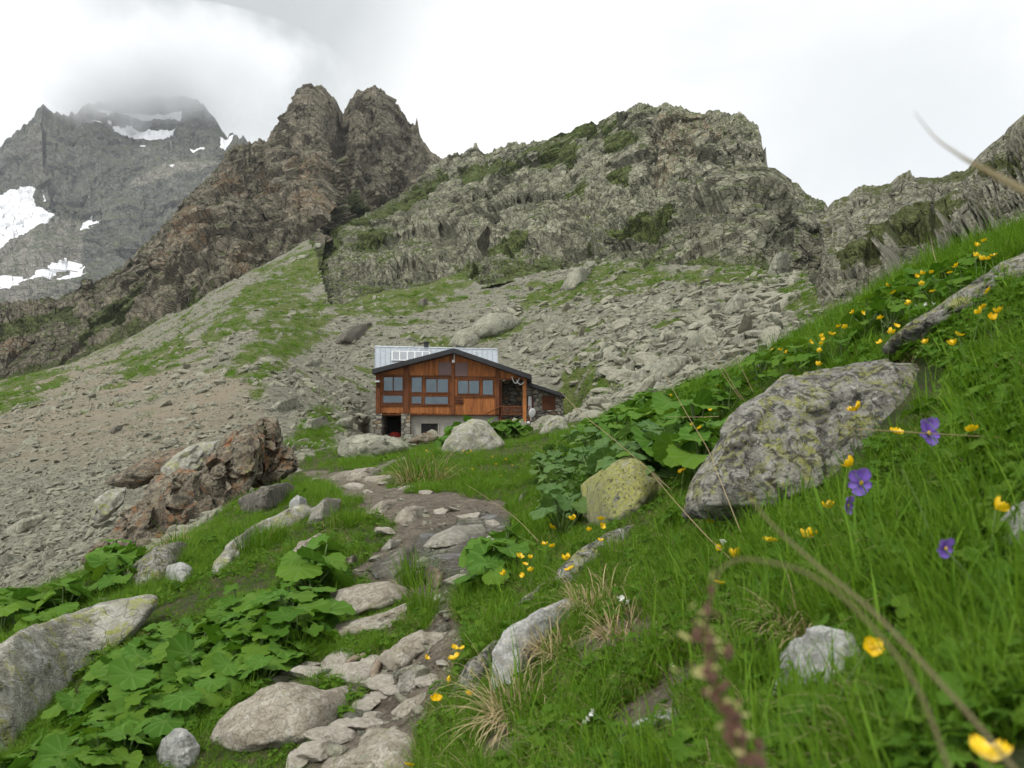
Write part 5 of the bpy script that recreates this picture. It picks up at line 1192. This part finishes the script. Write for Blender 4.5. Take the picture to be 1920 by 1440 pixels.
w_ = hp(mb, 'basement_window', 'plaster'); mb = MB(); mb.box(X(788.4), X(820), 44.32, 44.345, Z(814.6), Z(793.6)); hp(mb, 'pane', 'black', w_)  # pane painted near black for the unlit room behind
mb = MB(); mb.box(X(704), X(936), 43.98, 49.4, Z(778.4), Z(776.9)); hp(mb, 'floor_beam', 'beam')
# porch and annex
mb = MB(); mb.box(X(936), X(1000), 46.4, 49, Z(800), Z(706)); hp(mb, 'porch_back_wall', 'stone')
mb = MB(); mb.box(X(936.3), X(985), 44.0, 46.38, Z(789), Z(786)); hp(mb, 'porch_deck', 'beam')
mb = MB(); mb.box(X(936.2), X(941), 44.1, 46.39, Z(786), Z(712)); hp(mb, 'porch_side_wall', 'frame')
mb = MB(); mb.box(X(980), X(987), 43.9, 44.1, Z(792), Z(711.6)); hp(mb, 'post', 'board')
mb = MB(); mb.box(X(939), X(979.8), 43.96, 44.02, Z(763), Z(761)); mb.box(X(939), X(979.8), 43.97, 44.01, Z(778), Z(776.5))
for k in range(14): x_ = 940 + k * 2.95; mb.box(X(x_), X(x_ + 1.7), 43.98, 44.0, Z(776.5), Z(763), rnd.random())
mb.tube([(X(908), 43.6, Z(779)), (X(939), 43.95, Z(762))], .035, 6); mb.box(X(987.2), X(993), 43.96, 44.02, Z(763), Z(761)); mb.box(X(991.5), X(993.2), 43.9, 44.0, Z(790), Z(763.1)); hp(mb, 'railing', 'beam')
mb = MB()
for k in range(2): s_ = np.linspace(0, 1, 12); mb.tube(np.stack([X(959.5 + k * 9 + (14) * s_), 43.8 + 0 * s_, Z(706.5 + k * 7 + 3 * s_ + (14 - 6 * k) * 4 * s_ * (1 - s_) * .8)], -1), .028, 5)
hp(mb, 'rope', 'white', None, True)
AD = 45.5
mb = MB(); mb.prism([(X(1000, AD), Z(800, AD)), (X(1056, AD), Z(800, AD)), (X(1056, AD), Z(744, AD)), (X(988, AD), Z(722, AD)), (X(988, AD), Z(741.5, AD)), (X(1000, AD), Z(741.5, AD))], AD, AD + 4); 
mb = MB(); mb.prism([(X(1000.5, AD), Z(800, AD)), (X(1056, AD), Z(800, AD)), (X(1056, AD), Z(744, AD)), (X(1000.5, AD), Z(726, AD))], AD, AD + 4); mb.prism([(X(987.5, AD), Z(741, AD)), (X(1000.4, AD), Z(741, AD)), (X(1000.4, AD), Z(726, AD)), (X(987.5, AD), Z(722, AD))], AD, AD + .8); mb.box(X(987.5, AD), X(1000.4, AD), AD, AD + .8, Z(800, AD), Z(769, AD)); hp(mb, 'annex_wall', 'stone')
mb = MB(); mb.prism([(X(986, 45.2), Z(716, 45.2)), (X(986, 45.2), Z(722.5, 45.2)), (X(1059, 45.2), Z(746, 45.2)), (X(1059, 45.2), Z(739.5, 45.2))][::-1], 44.9, 50); hp(mb, 'annex_roof', 'dark')
mb = MB(); mb.box(X(1016.5, AD), X(1041, AD), AD - .06, AD + .01, Z(769, AD), Z(742, AD))
for k in range(5): mb.box(X(1017.5 + 4.7 * k, AD), X(1021.4 + 4.7 * k, AD), AD - .085, AD - .061, Z(768, AD), Z(743, AD))
hp(mb, 'window_shutter', 'frame')
mb = MB(); mb.box(X(1014, AD), X(1043, AD), AD - .10, AD + .01, Z(771.5, AD), Z(769.3, AD)); hp(mb, 'window_sill', 'stone')
mb = MB(); mb.box(X(990.5, AD), X(997, AD), AD + .05, AD + .1, Z(768.8, AD), Z(743, AD)); dr = hp(mb, 'door', 'white'); mb = MB(); mb.box(X(997, AD), X(1000, AD), AD - .04, AD + .12, Z(768.8, AD), Z(741.2, AD)); hp(mb, 'door_frame', 'frame', dr)
v, f = ico(4); dsh = v.copy(); dsh[:, 1] *= .22; dsh = dsh[:, :] * .27; c = np.array([X(997.5), 43.75, Z(774.5)])
mb = MB(); mb.add(dsh @ rotm(.75, 0, .25).T + c, f3=f); mb.tube([c + [0.02, -.05, 0], c + [-.05, -.3, -.1]], .012, 5); mb.tube([c + [-.05, .05, -.2], c + [-.08, .22, -.5]], .025, 6); hp(mb, 'satellite_dish', 'white', None, True)
mb = MB(); mb.box(X(988, 44), X(993, 44), 43.7, 43.95, Z(797, 44), Z(790.5, 44)); hp(mb, 'meter_box', 'white')
# things kept in the open basement
bm_ = MB(); v, f = ico(4)
bm_.add((v * [.42, .35, .22] * (1 + .25 * fbm(v * 2.2, 3, 5))[:, None]) + [X(735), 45.2, Z(815) - .02], f3=f); o = bm_.build('gear_bag', H['red'], None, True); tag(o, 'red bag lying in the open basement bay between the stone piers', 'bag')
lg = MB()
for k in range(26):
    r_ = rnd.uniform(.06, .09); c = np.array([X(720 + (k % 9) * 3.5), 45.75, Z(825) + .09 + (k // 9) * .15]); lg.tube([c + [0, -.25, 0], c + [0, .2, 0]], r_, 8)
o = lg.build('firewood_stack', H['log']); tag(o, 'dark stack of split logs at the back of the open basement bay', 'firewood')

# ------------------------------------------------------------------ flowers and stalks
def petal(L, W, cup, seed, na=5, nb=6, notch=0.0):
    t = np.linspace(0, 1, nb); w = W * np.sin(np.pi * np.clip(t * .92 + .06, 0, 1)) ** .7 * (.45 + .75 * t)
    s_ = np.linspace(-1, 1, na); T, S = np.meshgrid(t, s_, indexing='ij')
    x = L * (T - notch * T ** 6 * (1 - np.abs(S))); y = w[:, None] * S * .5; z = cup * L * T ** 1.7 + .25 * W * S * S * T
    return np.stack([x, y, z], -1).reshape(-1, 3), grid_faces(nb, na), T.ravel()
def bloom(nm, n, L, W, cup, mat, seed, notch=.05):
    mb = MB(); r = np.random.default_rng(seed)
    for k in range(n):
        V, q, T = petal(L * r.uniform(.88, 1.1), W, cup * r.uniform(.6, 1.35), k, notch=notch)
        mb.add(V @ rotm(2 * math.pi * k / n + r.normal(0, .12), 0, 0).T, q, a=0)
    return mb.build(nm, M[mat], None, True)
def knob(nm, rad, mat, flat=.7):
    v, f = ico(2); return mk(nm, v * rad * np.array([1, 1, flat]) + [0, 0, rad * .4], f, M[mat], None, True, {'t': np.zeros(len(v)), 'u': np.zeros(len(v))})
YB = []
for k in range(6):
    pt = bloom('petals', 5, .0125, .0135, [.35, .55, .8, 1.1, .6, .25][k], 'petal_yellow', 60 + k); ct = knob('flower_centre', .0028, 'flower_eye')
    for o in (pt, ct): COL.objects.unlink(o)
    YB.append((pt, ct))
def stem_to(name, head, d_base, rad, seed, mat='stem', bow=.15):
    """a stalk from the ground up to the flower head"""
    r = random.Random(seed); hx, hy, hz = head
    bx, by = hx + r.gauss(0, .025), d_base
    gz = float(gz_xy(bx, by)) - .01; base = np.array([bx, by, gz]); head = np.array(head)
    t = np.linspace(0, 1, 7)[:, None]; mid = np.array([r.gauss(0, .012), r.gauss(0, .01), 0])
    P = base + (head - base) * t + mid * np.sin(np.pi * t)
    mb = MB(); mb.tube(P - base, np.linspace(rad, rad * .65, 7), 5)
    return mb.build(name, M[mat], None, True, tuple(base)), P[-1] - base
def buttercup(px, py, wpx, label, group=None, hgt=.10, tilt=None):
    d = hit(px, py, hgt); d = min(d, 30); head = at(px, py, d)
    k = rnd.randrange(6); sc = max(.7, min(1.35, (wpx * d / F) / .024)) if d < 6 else wpx * d / F / .024
    st, top = stem_to('buttercup', head, d + rnd.uniform(-.01, .02), .0008 * max(1, d / 2.2), int(px * 7 + py))
    tag(st, label, 'flower', group)
    rot = (rnd.gauss(.35, .35), rnd.gauss(0, .35), rnd.uniform(0, 6.28))
    for o in YB[k]:
        c = o.copy(); COL.objects.link(c); c.parent = st; c.location = tuple(top); c.rotation_euler = rot; c.scale = (sc,) * 3

NEARB = [(1605,770,30,'buttercup over the upper right flank of the lichen boulder'), (1680,812,30,'buttercup just left of the upper violet flower'), (1823,807,26,'buttercup just right of the upper violet flower'), (1597,873,26,'buttercup above the middle violet flower'),
 (1553,953,24,'buttercup at the lower right foot of the lichen boulder'), (1868,955,34,'buttercup close to the white rock at the right edge'), (1443,1015,30,'pale backed buttercup left of the curved tan stalk'), (1515,1006,28,'buttercup between curved stalk and violets'), (1377,1045,26,'large buttercup under the pinkish tufted flower'),
 (1345,1033,20,'small buttercup touching the pinkish tufted flower'), (1335,982,22,'buttercup in long grass right of the yellow block'), (1349,1094,22,'buttercup at the top of the nodding brown spike'), (1633,1215,44,'open buttercup alone in the near grass below the curved stalk'), (1862,1425,70,'blurred large buttercup in the bottom right corner'),
 (1126,975,16,'upper buttercup of the pair on the yellow block foot'), (1128,987,13,'lower buttercup of the pair on the yellow block foot'), (1105,996,12,'small buttercup under the yellow block'), (1075,975,17,'wide open pale buttercup left of the yellow block foot'), (1033,990,17,'buttercup alone above the stream side cluster'), (1127,1015,12,'buttercup over the slanting grey rib'),
 (975,1044,17,'leftmost buttercup of the stream side cluster'), (1062,1050,18,'upper buttercup at the top end of the narrow grey slab'), (1068,1068,19,'lower buttercup at the top end of the narrow grey slab'), (946,1077,13,'buttercup leaning towards the stream'),
 (852,1215,15,'buttercup above the big one beside the path'), (867,1216,10,'bud like buttercup right of its larger neighbour beside the path'), (852,1236,24,'big round buttercup beside the path'), (838,1273,14,'buttercup over the lichened slab edge'), (880,1304,14,'half closed buttercup right of the path edge'), (798,1235,8,'tiny buttercup under the ridged path stone'), (767,1436,19,'buttercup cut by the bottom edge at the path slab')]
for px, py, w_, lab in NEARB: buttercup(px, py, w_, lab, 'buttercups', .075 if py > 900 else .10)
for px, py, w_ in [(1022,1022,13),(1036,1026,13),(996,1047,8),(984,1058,12),(995,1070,12),(981,1079,10)]: buttercup(px, py, w_, 'yellow buttercup inside the cluster on the bank beside the stream', 'buttercups of the stream side cluster')
for px, py, w_ in [(812,1311,12),(825,1313,11)]: buttercup(px, py, w_, 'buttercup of the pair at the right edge of the narrow path stone', 'buttercup pair at the path edge')
for px, py, w_ in [(1448,657,8),(1462,657,9),(1468,650,8),(1475,662,9),(1520,642,8),(1537,632,10),(1545,638,9),(1540,645,9),(1557,626,10),(1563,628,9),(1535,657,9),(1533,685,12),(1600,587,10),(1617,588,10),(1573,613,10),(1585,614,11),(1650,596,11)]:
    buttercup(px, py, w_, 'small buttercup on the bank crest behind the lichen boulder', 'buttercups on the crest', .12)
for px, py, w_ in [(1663,537,11),(1675,549,11),(1652,598,9),(1680,612,13),(1670,624,14),(1650,644,10),(1748,547,10),(1704,568,8),(1727,533,9),(1718,520,9),(1747,511,9),(1793,500,11),(1729,514,9),(1829,481,11),(1838,487,11),(1850,487,10),(1862,480,9),(1832,462,9),(1845,452,8),(1781,512,9)]:
    buttercup(px, py, w_, 'small buttercup above the weathered rock rib at right', 'buttercups above the weathered rib', .12)
for px, py, w_ in [(1853,546,15),(1843,577,10),(1838,587,17),(1858,598,15),(1872,586,14),(1797,629,14),(1790,646,9),(1736,644,9)]: buttercup(px, py, w_, 'buttercup in the steep grass below the weathered rock rib', 'buttercups below the weathered rib', .11)
for px, py, w_ in [(1250,777,9),(1265,770,6),(1258,780,7),(1320,788,9),(1332,770,7),(1300,797,8),(1312,804,12),(1322,826,11),(1303,825,11),(1325,819,9),(1303,838,9),(1297,852,10),(1266,846,11),(1250,837,11),(1282,882,8),(1275,884,8),(1345,723,9),(1258,742,7)]:
    buttercup(px, py, w_, 'buttercup among the leaves left of the lichen boulder', 'buttercups left of the lichen boulder', .10)
for px, py, w_ in [(876,850,4.5),(882,847,4),(800,846,4),(870,846,4),(912,862,4),(922,858,4.5),(930,871,4),(948,862,4),(960,873,4),(885,880,4),(905,890,4),(940,892,4),(1035,842,5),(838,880,4)]: buttercup(px, py, w_ * 1.25, 'tiny yellow flower in the turf below the pointed boulder', 'tiny flowers below the pointed boulder', .05)

def viola(px, py, wpx, label, yaw=0.0, pitch=0.0, d=None):
    d = d or hit(px, py, .10); head = at(px, py, d); sc = wpx * d / F / .039
    st, top = stem_to('violet_flower', head + np.array([0, .008, 0]), d + .01, .0011, int(px)); tag(st, label, 'flower', 'violet flowers')
    R0_ = np.array(Euler((math.pi / 2 - .15 + pitch, 0, yaw), 'XYZ').to_matrix())
    for ang, L, W in ((math.pi / 2 - .42, .021, .021), (math.pi / 2 + .55, .019, .019), (-.28, .015, .013), (math.pi + .25, .015, .013), (-math.pi / 2, .017, .023)):
        V, q, T = petal(L, W, .12, 0, 7, 8); V = V @ rotm(ang, 0, 0).T + [0, 0, .001 * math.sin(ang)]
        mk('petal', (V * sc) @ R0_.T + top, q, M['petal_violet'], st, True, {'t': (1 - T) ** 3, 'u': T * .6})
    v, f = ico(2); mk('flower_eye', (v * [.0024, .0034, .002] * sc) @ R0_.T + top + [0, -.003, 0], f, M['flower_eye'], st, True, {'t': 0 * v[:, 0], 'u': 0 * v[:, 0]})
viola(1746, 812, 58, 'large violet flower with yellow eye in front of the thin horizontal straw', .2, -.1)
viola(1618, 906, 56, 'violet flower turned sideways right of the lichen boulder', -.55, .1)
viola(1594, 948, 38, 'smaller violet flower hiding just below the sideways one', .6, .2)
viola(1781, 1030, 42, 'pale violet flower deep in the grass near the right edge', .1, .3)

def white_head(px, py, n, wpx, label, h=.06):
    d = hit(px, py, h); head = at(px, py, d); st, top = stem_to('white_flower', head, d + .01, .0009, int(px + py)); tag(st, label, 'flower', 'white flowers')
    sc = wpx * d / F
    for k in range(n):
        o = bloom('petals', 4, .5 * sc, .42 * sc, .25, 'petal_white', 700 + k); o.parent = st
        o.location = tuple(top + np.array([rnd.uniform(-1, 1), rnd.uniform(-.4, .4), rnd.uniform(-.6, .6)]) * sc * (.9 if n > 1 else 0)); o.rotation_euler = (rnd.uniform(.5, 1.3), rnd.gauss(0, .3), rnd.uniform(0, 6.28))
white_head(1170, 1126, 5, 11, 'white flower cluster beside the dry straw above the whitish rock'); white_head(1258, 1247, 1, 11, 'single white flower left of the nodding brown spike'); white_head(1093, 1352, 3, 10, 'lower white cluster in the near grass'); white_head(1112, 1335, 3, 11, 'upper white cluster in the near grass')
for px in (1716, 1731, 1746): white_head(px, 573 - (px - 1716) * .15, 2, 8, 'small white flower beside the weathered rock rib')
# pinkish tufted flower
d = hit(1355, 1016, .08); st, top = stem_to('tufted_flower', at(1355, 1020, d), d + .01, .0012, 5); tag(st, 'pinkish white tufted flower head in the long grass', 'flower')
mb = MB()
for k in range(46):
    a, r_ = rnd.uniform(0, 6.28), rnd.random(); mb.tube([top + [0, 0, -.002], top + [math.cos(a) * .007 * r_, math.sin(a) * .007 * r_, .006 + .003 * rnd.random()]], .0005, 4)
mb.build('flower_head', M['petal_white'], st)

NR = .56
def tan_stalk(name, pts, rad, label, mat='straw', cat='grass stalk', group=None):
    if pts[0][2] < .52: pts = [(a, b, c * NR) for a, b, c in pts]; rad = [r * NR for r in rad]
    P = np.array([at(*p) for p in pts]); n = len(P); t = np.linspace(0, 1, n); tt = np.linspace(0, 1, 30)
    Q = pchip(t, P, tt); org = Q[-1]; mb = MB(); mb.tube(Q - org, np.interp(tt, np.linspace(0, 1, len(rad)), rad), 7)
    return tag(mb.build(name, M[mat], None, True, tuple(org)), label, cat, group)
M['stalk'] = plant_mat('tan_green_stalks', (.13, .11, .045), (.19, .15, .07), trans=.1)
M['brown'] = plant_mat('brown_seed_heads', (.045, .021, .013), (.12, .055, .030), trans=.05, tip=(.19, .11, .06))
M['bract'] = plant_mat('pale_bracts', (.42, .40, .14), (.5, .47, .2), trans=.3)
tan_stalk('grass_stalk', [(1382,900,.50),(1440,975,.48),(1530,1058,.46),(1640,1150,.43),(1740,1255,.40),(1830,1355,.38),(1925,1470,.36)], [.0003,.0009,.0011,.0012,.0012], 'thick blurred tan stalk sweeping down to the bottom right', 'stalk')
a_ = tan_stalk('seed_spike', [(1338,1110,.42),(1348,1072,.42),(1395,1048,.42),(1480,1062,.41),(1560,1104,.40),(1640,1180,.39),(1720,1290,.38),(1790,1470,.37)], [.0005,.0006,.0008,.0009], 'nodding brown seed spike on an arched stalk close to the lens', 'stalk', 'seed head')
org = np.array(a_.location); mb = MB(); mb2 = MB(); v, f = ico(2); sp_ = pchip([0, .2, .45, .7, 1], np.array([at(p[0], p[1], p[2] * NR) for p in [(1338,1100,.42),(1322,1180,.41),(1330,1255,.40),(1362,1335,.39),(1408,1428,.38)]]), np.linspace(0, 1, 26))
mb.tube(sp_ - org, .0004, 6)
for k in range(2, 26):
    for j in range(3):
        rr_ = .0017 * rnd.uniform(.6, 1.1) * (1.0 if (k // 3) % 2 == 0 or k > 17 else .55); off = np.array([rnd.gauss(0, .0021), rnd.gauss(0, .0018), rnd.gauss(0, .0016)])
        mb.add(v * [rr_ * .8, rr_ * .8, rr_ * 1.5] @ rotm(rnd.uniform(0, 6), rnd.gauss(0, .6)).T + sp_[k] - org + off, f3=f)
        if rnd.random() < .38: mb2.add(v * [rr_ * 2.2, rr_ * .35, rr_ * .5] @ rotm(rnd.uniform(0, 6), rnd.gauss(0, .5)).T + sp_[k] - org + off * 1.9, f3=f)
mb.build('seed_cluster', M['brown'], a_, True); mb2.build('bracts', M['bract'], a_, True)
a_ = tan_stalk('grass_stalk', [(1714,210,.50),(1750,255,.49),(1800,292,.47),(1850,320,.46),(1940,368,.44)], [.0002,.0005,.0009,.0017,.0022], 'blurred brown grass ear against the white sky at upper right', 'stalk')
for k, (pts, lab) in enumerate([([(1052,735,2.2),(1090,775,2.1),(1140,815,2.0),(1195,862,1.95),(1260,920,1.9)], 'straight thin straw in front of the yellow block'), ([(1245,700,1.7),(1290,780,1.65),(1335,860,1.6),(1370,950,1.5),(1410,1050,1.4)], 'thin brown stalk crossing the left side of the lichen boulder'),
    ([(1300,612,2.0),(1330,660,2.0),(1365,715,2.0),(1390,750,2.0)], 'left straw at the top left of the lichen boulder'), ([(1325,628,2.0),(1352,680,2.0),(1375,722,2.0),(1396,752,2.0)], 'middle straw at the top left of the lichen boulder'), ([(1372,660,2.1),(1395,700,2.1),(1412,735,2.1)], 'right short straw at the top left of the lichen boulder'),
    ([(874,908,2.9),(920,938,2.6),(965,970,2.3),(1010,1015,2.1)], 'pale straw leaning over the stream'), ([(1222,888,1.6),(1270,945,1.5),(1320,1000,1.4),(1372,1050,1.35)], 'brown straw right of the yellow block'), ([(1588,803,.95),(1680,809,.95),(1800,816,.95),(1930,824,.95)], 'pale straw lying level in front of the large violet flower'),
    ([(1250,781,2.4),(1300,782,2.3),(1348,781,2.2)], 'short level straw left of the lichen boulder'), ([(1925,880,.9),(1880,905,.9),(1835,935,.9),(1790,975,.9)], 'straw slanting up to the right edge'), ([(1745,445,2.6),(1752,480,2.5),(1768,520,2.4)], 'thin straw standing before the right rock wall'), ([(1450,1330,.95),(1480,1290,.95),(1520,1262,.95),(1580,1255,.95)], 'bent straw over the grey speckled stone'),
    ([(1690,880,.75),(1725,950,.75),(1760,1030,.74),(1830,1120,.72)], 'hairy green flower stalk below the large violet flower'), ([(1905,1120,.6),(1930,1220,.6),(1950,1300,.6)], 'green stem at the right edge')]):
    tan_stalk('grass_stalk', pts, [.0005, .0008, .0009], lab, 'straw' if k not in (12, 13) else 'stem')
def stick(pts, r0, label):
    P = np.array([at(px, py, hit(px, py) - .01) for px, py in pts]); n = len(P); Q = pchip(np.linspace(0, 1, n), P, np.linspace(0, 1, 16)); org = Q[0].copy(); mb = MB()
    mb.tube(Q - org + [0, 0, r0 * .7], r0 * (1 + .18 * np.sin(np.arange(16) * 2.1)) * np.interp(np.arange(16), [0, 2, 15], [.7, 1, .75]), 8)
    tag(mb.build('driftwood', M['wood_grey'], None, True, tuple(org)), label, 'stick')
M['wood_grey'] = rock_mat('weathered_wood', (.30, .24, .17), (.20, .155, .11), (.38, .32, .24), 8, dark=.05, bmp=.6)
stick([(700,1284),(703,1262),(712,1246),(724,1228)], .0125, 'weathered grey brown stick standing against the ridged path stone'); stick([(650,1252),(668,1240),(686,1234)], .013, 'short dark root lying left of the weathered stick')

# ------------------------------------------------------------------ air and summit cloud
def box_mesh(x0, x1, y0, y1, z0, z1):
    return np.array([[x, y, z] for x in (x0, x1) for y in (y0, y1) for z in (z0, z1)], float), np.array([[0, 1, 3, 2], [4, 6, 7, 5], [0, 4, 5, 1], [2, 3, 7, 6], [0, 2, 6, 4], [1, 5, 7, 3]])
allz = [max((o.matrix_world @ Vector(c))[2] for c in o.bound_box) for o in COL.objects if o.type == 'MESH' and o.get('kind') == 'structure']
lowz = [min((o.matrix_world @ Vector(c))[2] for c in o.bound_box) for o in COL.objects if o.type == 'MESH' and o.get('kind') == 'structure']
V, f = box_mesh(-1700, 1700, -400, 1900, min(lowz) - 1, max(max(allz), 745) + 2)
m = bpy.data.materials.new('mountain_air'); m.use_nodes = True; nt = m.node_tree; nt.nodes.remove(nt.nodes['Principled BSDF'])
pv = N(nt, 'ShaderNodeVolumePrincipled', {'Color': (.88, .93, 1, 1), 'Density': .00009, 'Anisotropy': .2}); nt.links.new(pv.outputs[0], nt.nodes['Material Output'].inputs['Volume'])
tag(mk('haze', V, f, m, None, False), None, None, None, 'stuff')
v, f = ico(4); C0 = at(285, 150, 1240)
m = bpy.data.materials.new('summit_cloud_volume'); m.use_nodes = True; nt = m.node_tree; nt.nodes.remove(nt.nodes['Principled BSDF'])
ob = N(nt, 'ShaderNodeTexCoord').outputs['Object']
ln = N(nt, 'ShaderNodeVectorMath', {0: scalev(nt, ob, (1 / 340, 1 / 170, 1 / 100))}, operation='LENGTH').outputs['Value']
dn = ma(nt, 'SUBTRACT', ma(nt, 'SUBTRACT', 1.0, ln), ma(nt, 'MULTIPLY', ma(nt, 'SUBTRACT', .5, nz(nt, ob, .0085, 6, .62)), 2.3))
pv = N(nt, 'ShaderNodeVolumePrincipled', {'Color': (.96, .97, .98, 1), 'Density': mr(nt, dn, .0, 1.0, 0, .026), 'Anisotropy': .1}); nt.links.new(pv.outputs[0], nt.nodes['Material Output'].inputs['Volume'])
tag(mk('summit_cloud', v * [340, 170, 100], f, m, None, False, None, tuple(C0)), None, None, None, 'stuff')  # the cloud clinging to the summit, a volume inside the haze

# ------------------------------------------------------------------ camera, sky, sun
cam = bpy.data.cameras.new('camera'); co = bpy.data.objects.new('camera', cam); COL.objects.link(co)
co.location = (0, 0, 0); co.rotation_euler = (math.pi / 2, 0, 0)
cam.sensor_width = 36; cam.lens = F / 1920 * 36; cam.shift_y = (HY - 720) / 1920
cam.clip_start = .02; cam.clip_end = 20000
cam.dof.use_dof = True; cam.dof.focus_distance = 7.0; cam.dof.aperture_fstop = cam.lens / 2.6
SC.camera = co

SUN_EL, SUN_AZ = math.radians(58), math.radians(215)     # azimuth clockwise from +Y
w = bpy.data.worlds.new('World'); SC.world = w; w.use_nodes = True; nt = w.node_tree
bg = nt.nodes['Background']
sky = N(nt, 'ShaderNodeTexSky', sky_type='NISHITA', sun_disc=False, sun_elevation=SUN_EL, sun_rotation=SUN_AZ, altitude=2400)
dv = N(nt, 'ShaderNodeTexCoord').outputs['Generated']
sep = N(nt, 'ShaderNodeSeparateXYZ', {0: dv}).outputs
n1 = nz(nt, scalev(nt, dv, (1, 1, 1.8)), 2.2, 5, .5, .6); n2 = nz(nt, dv, 5.5, 6, .55, .3)
cl = mix(nt, mr(nt, n1, .36, .62), (7.2, 7.4, 7.5), (9.8, 9.8, 9.7))
def blob(px, py, r0, r1):
    d = Vector(((px - HX) / F, 1, (HY - py) / F)).normalized()
    dot = N(nt, 'ShaderNodeVectorMath', {0: dv, 1: tuple(d)}, operation='DOT_PRODUCT').outputs['Value']
    ang = ma(nt, 'ARCCOSINE', ma(nt, 'MINIMUM', dot, .99999))
    ang = ma(nt, 'ADD', ang, ma(nt, 'MULTIPLY', ma(nt, 'SUBTRACT', n2, .5), .16))
    return mr(nt, ang, r0, r1, 1, 0)
cl = mix(nt, blob(430, -60, .04, .36), cl, (4.7, 4.95, 4.95))
cl = mix(nt, blob(40, 110, .02, .17), cl, (8.6, 8.8, 8.9))
cl = mix(nt, ma(nt, 'MULTIPLY', blob(1560, 240, .03, .30), .8), cl, (6.3, 6.55, 6.65))
cl = mix(nt, blob(1000, 190, .02, .20), cl, (9, 9, 9))
fin = mix(nt, .95, sky.outputs[0], cl)
nt.links.new(fin, bg.inputs[0]); bg.inputs[1].default_value = .08

sl = bpy.data.lights.new('sun', 'SUN'); so = bpy.data.objects.new('sun', sl); COL.objects.link(so)
sl.energy = 1.5; sl.angle = math.radians(11); sl.color = (1, .96, .9)
sd = Vector((math.sin(SUN_AZ) * math.cos(SUN_EL), math.cos(SUN_AZ) * math.cos(SUN_EL), math.sin(SUN_EL)))
so.rotation_euler = sd.to_track_quat('Z', 'Y').to_euler()

SC.view_settings.view_transform = 'Standard'; SC.view_settings.look = 'None'
SC.view_settings.exposure = .74; SC.view_settings.gamma = 1
cy = SC.cycles
cy.max_bounces = 5; cy.diffuse_bounces = 2; cy.glossy_bounces = 2; cy.transmission_bounces = 3; cy.transparent_max_bounces = 6
cy.volume_bounces = 4; cy.use_adaptive_sampling = True; cy.adaptive_threshold = .02; cy.caustics_reflective = False; cy.caustics_refractive = False
cy.use_denoising = True
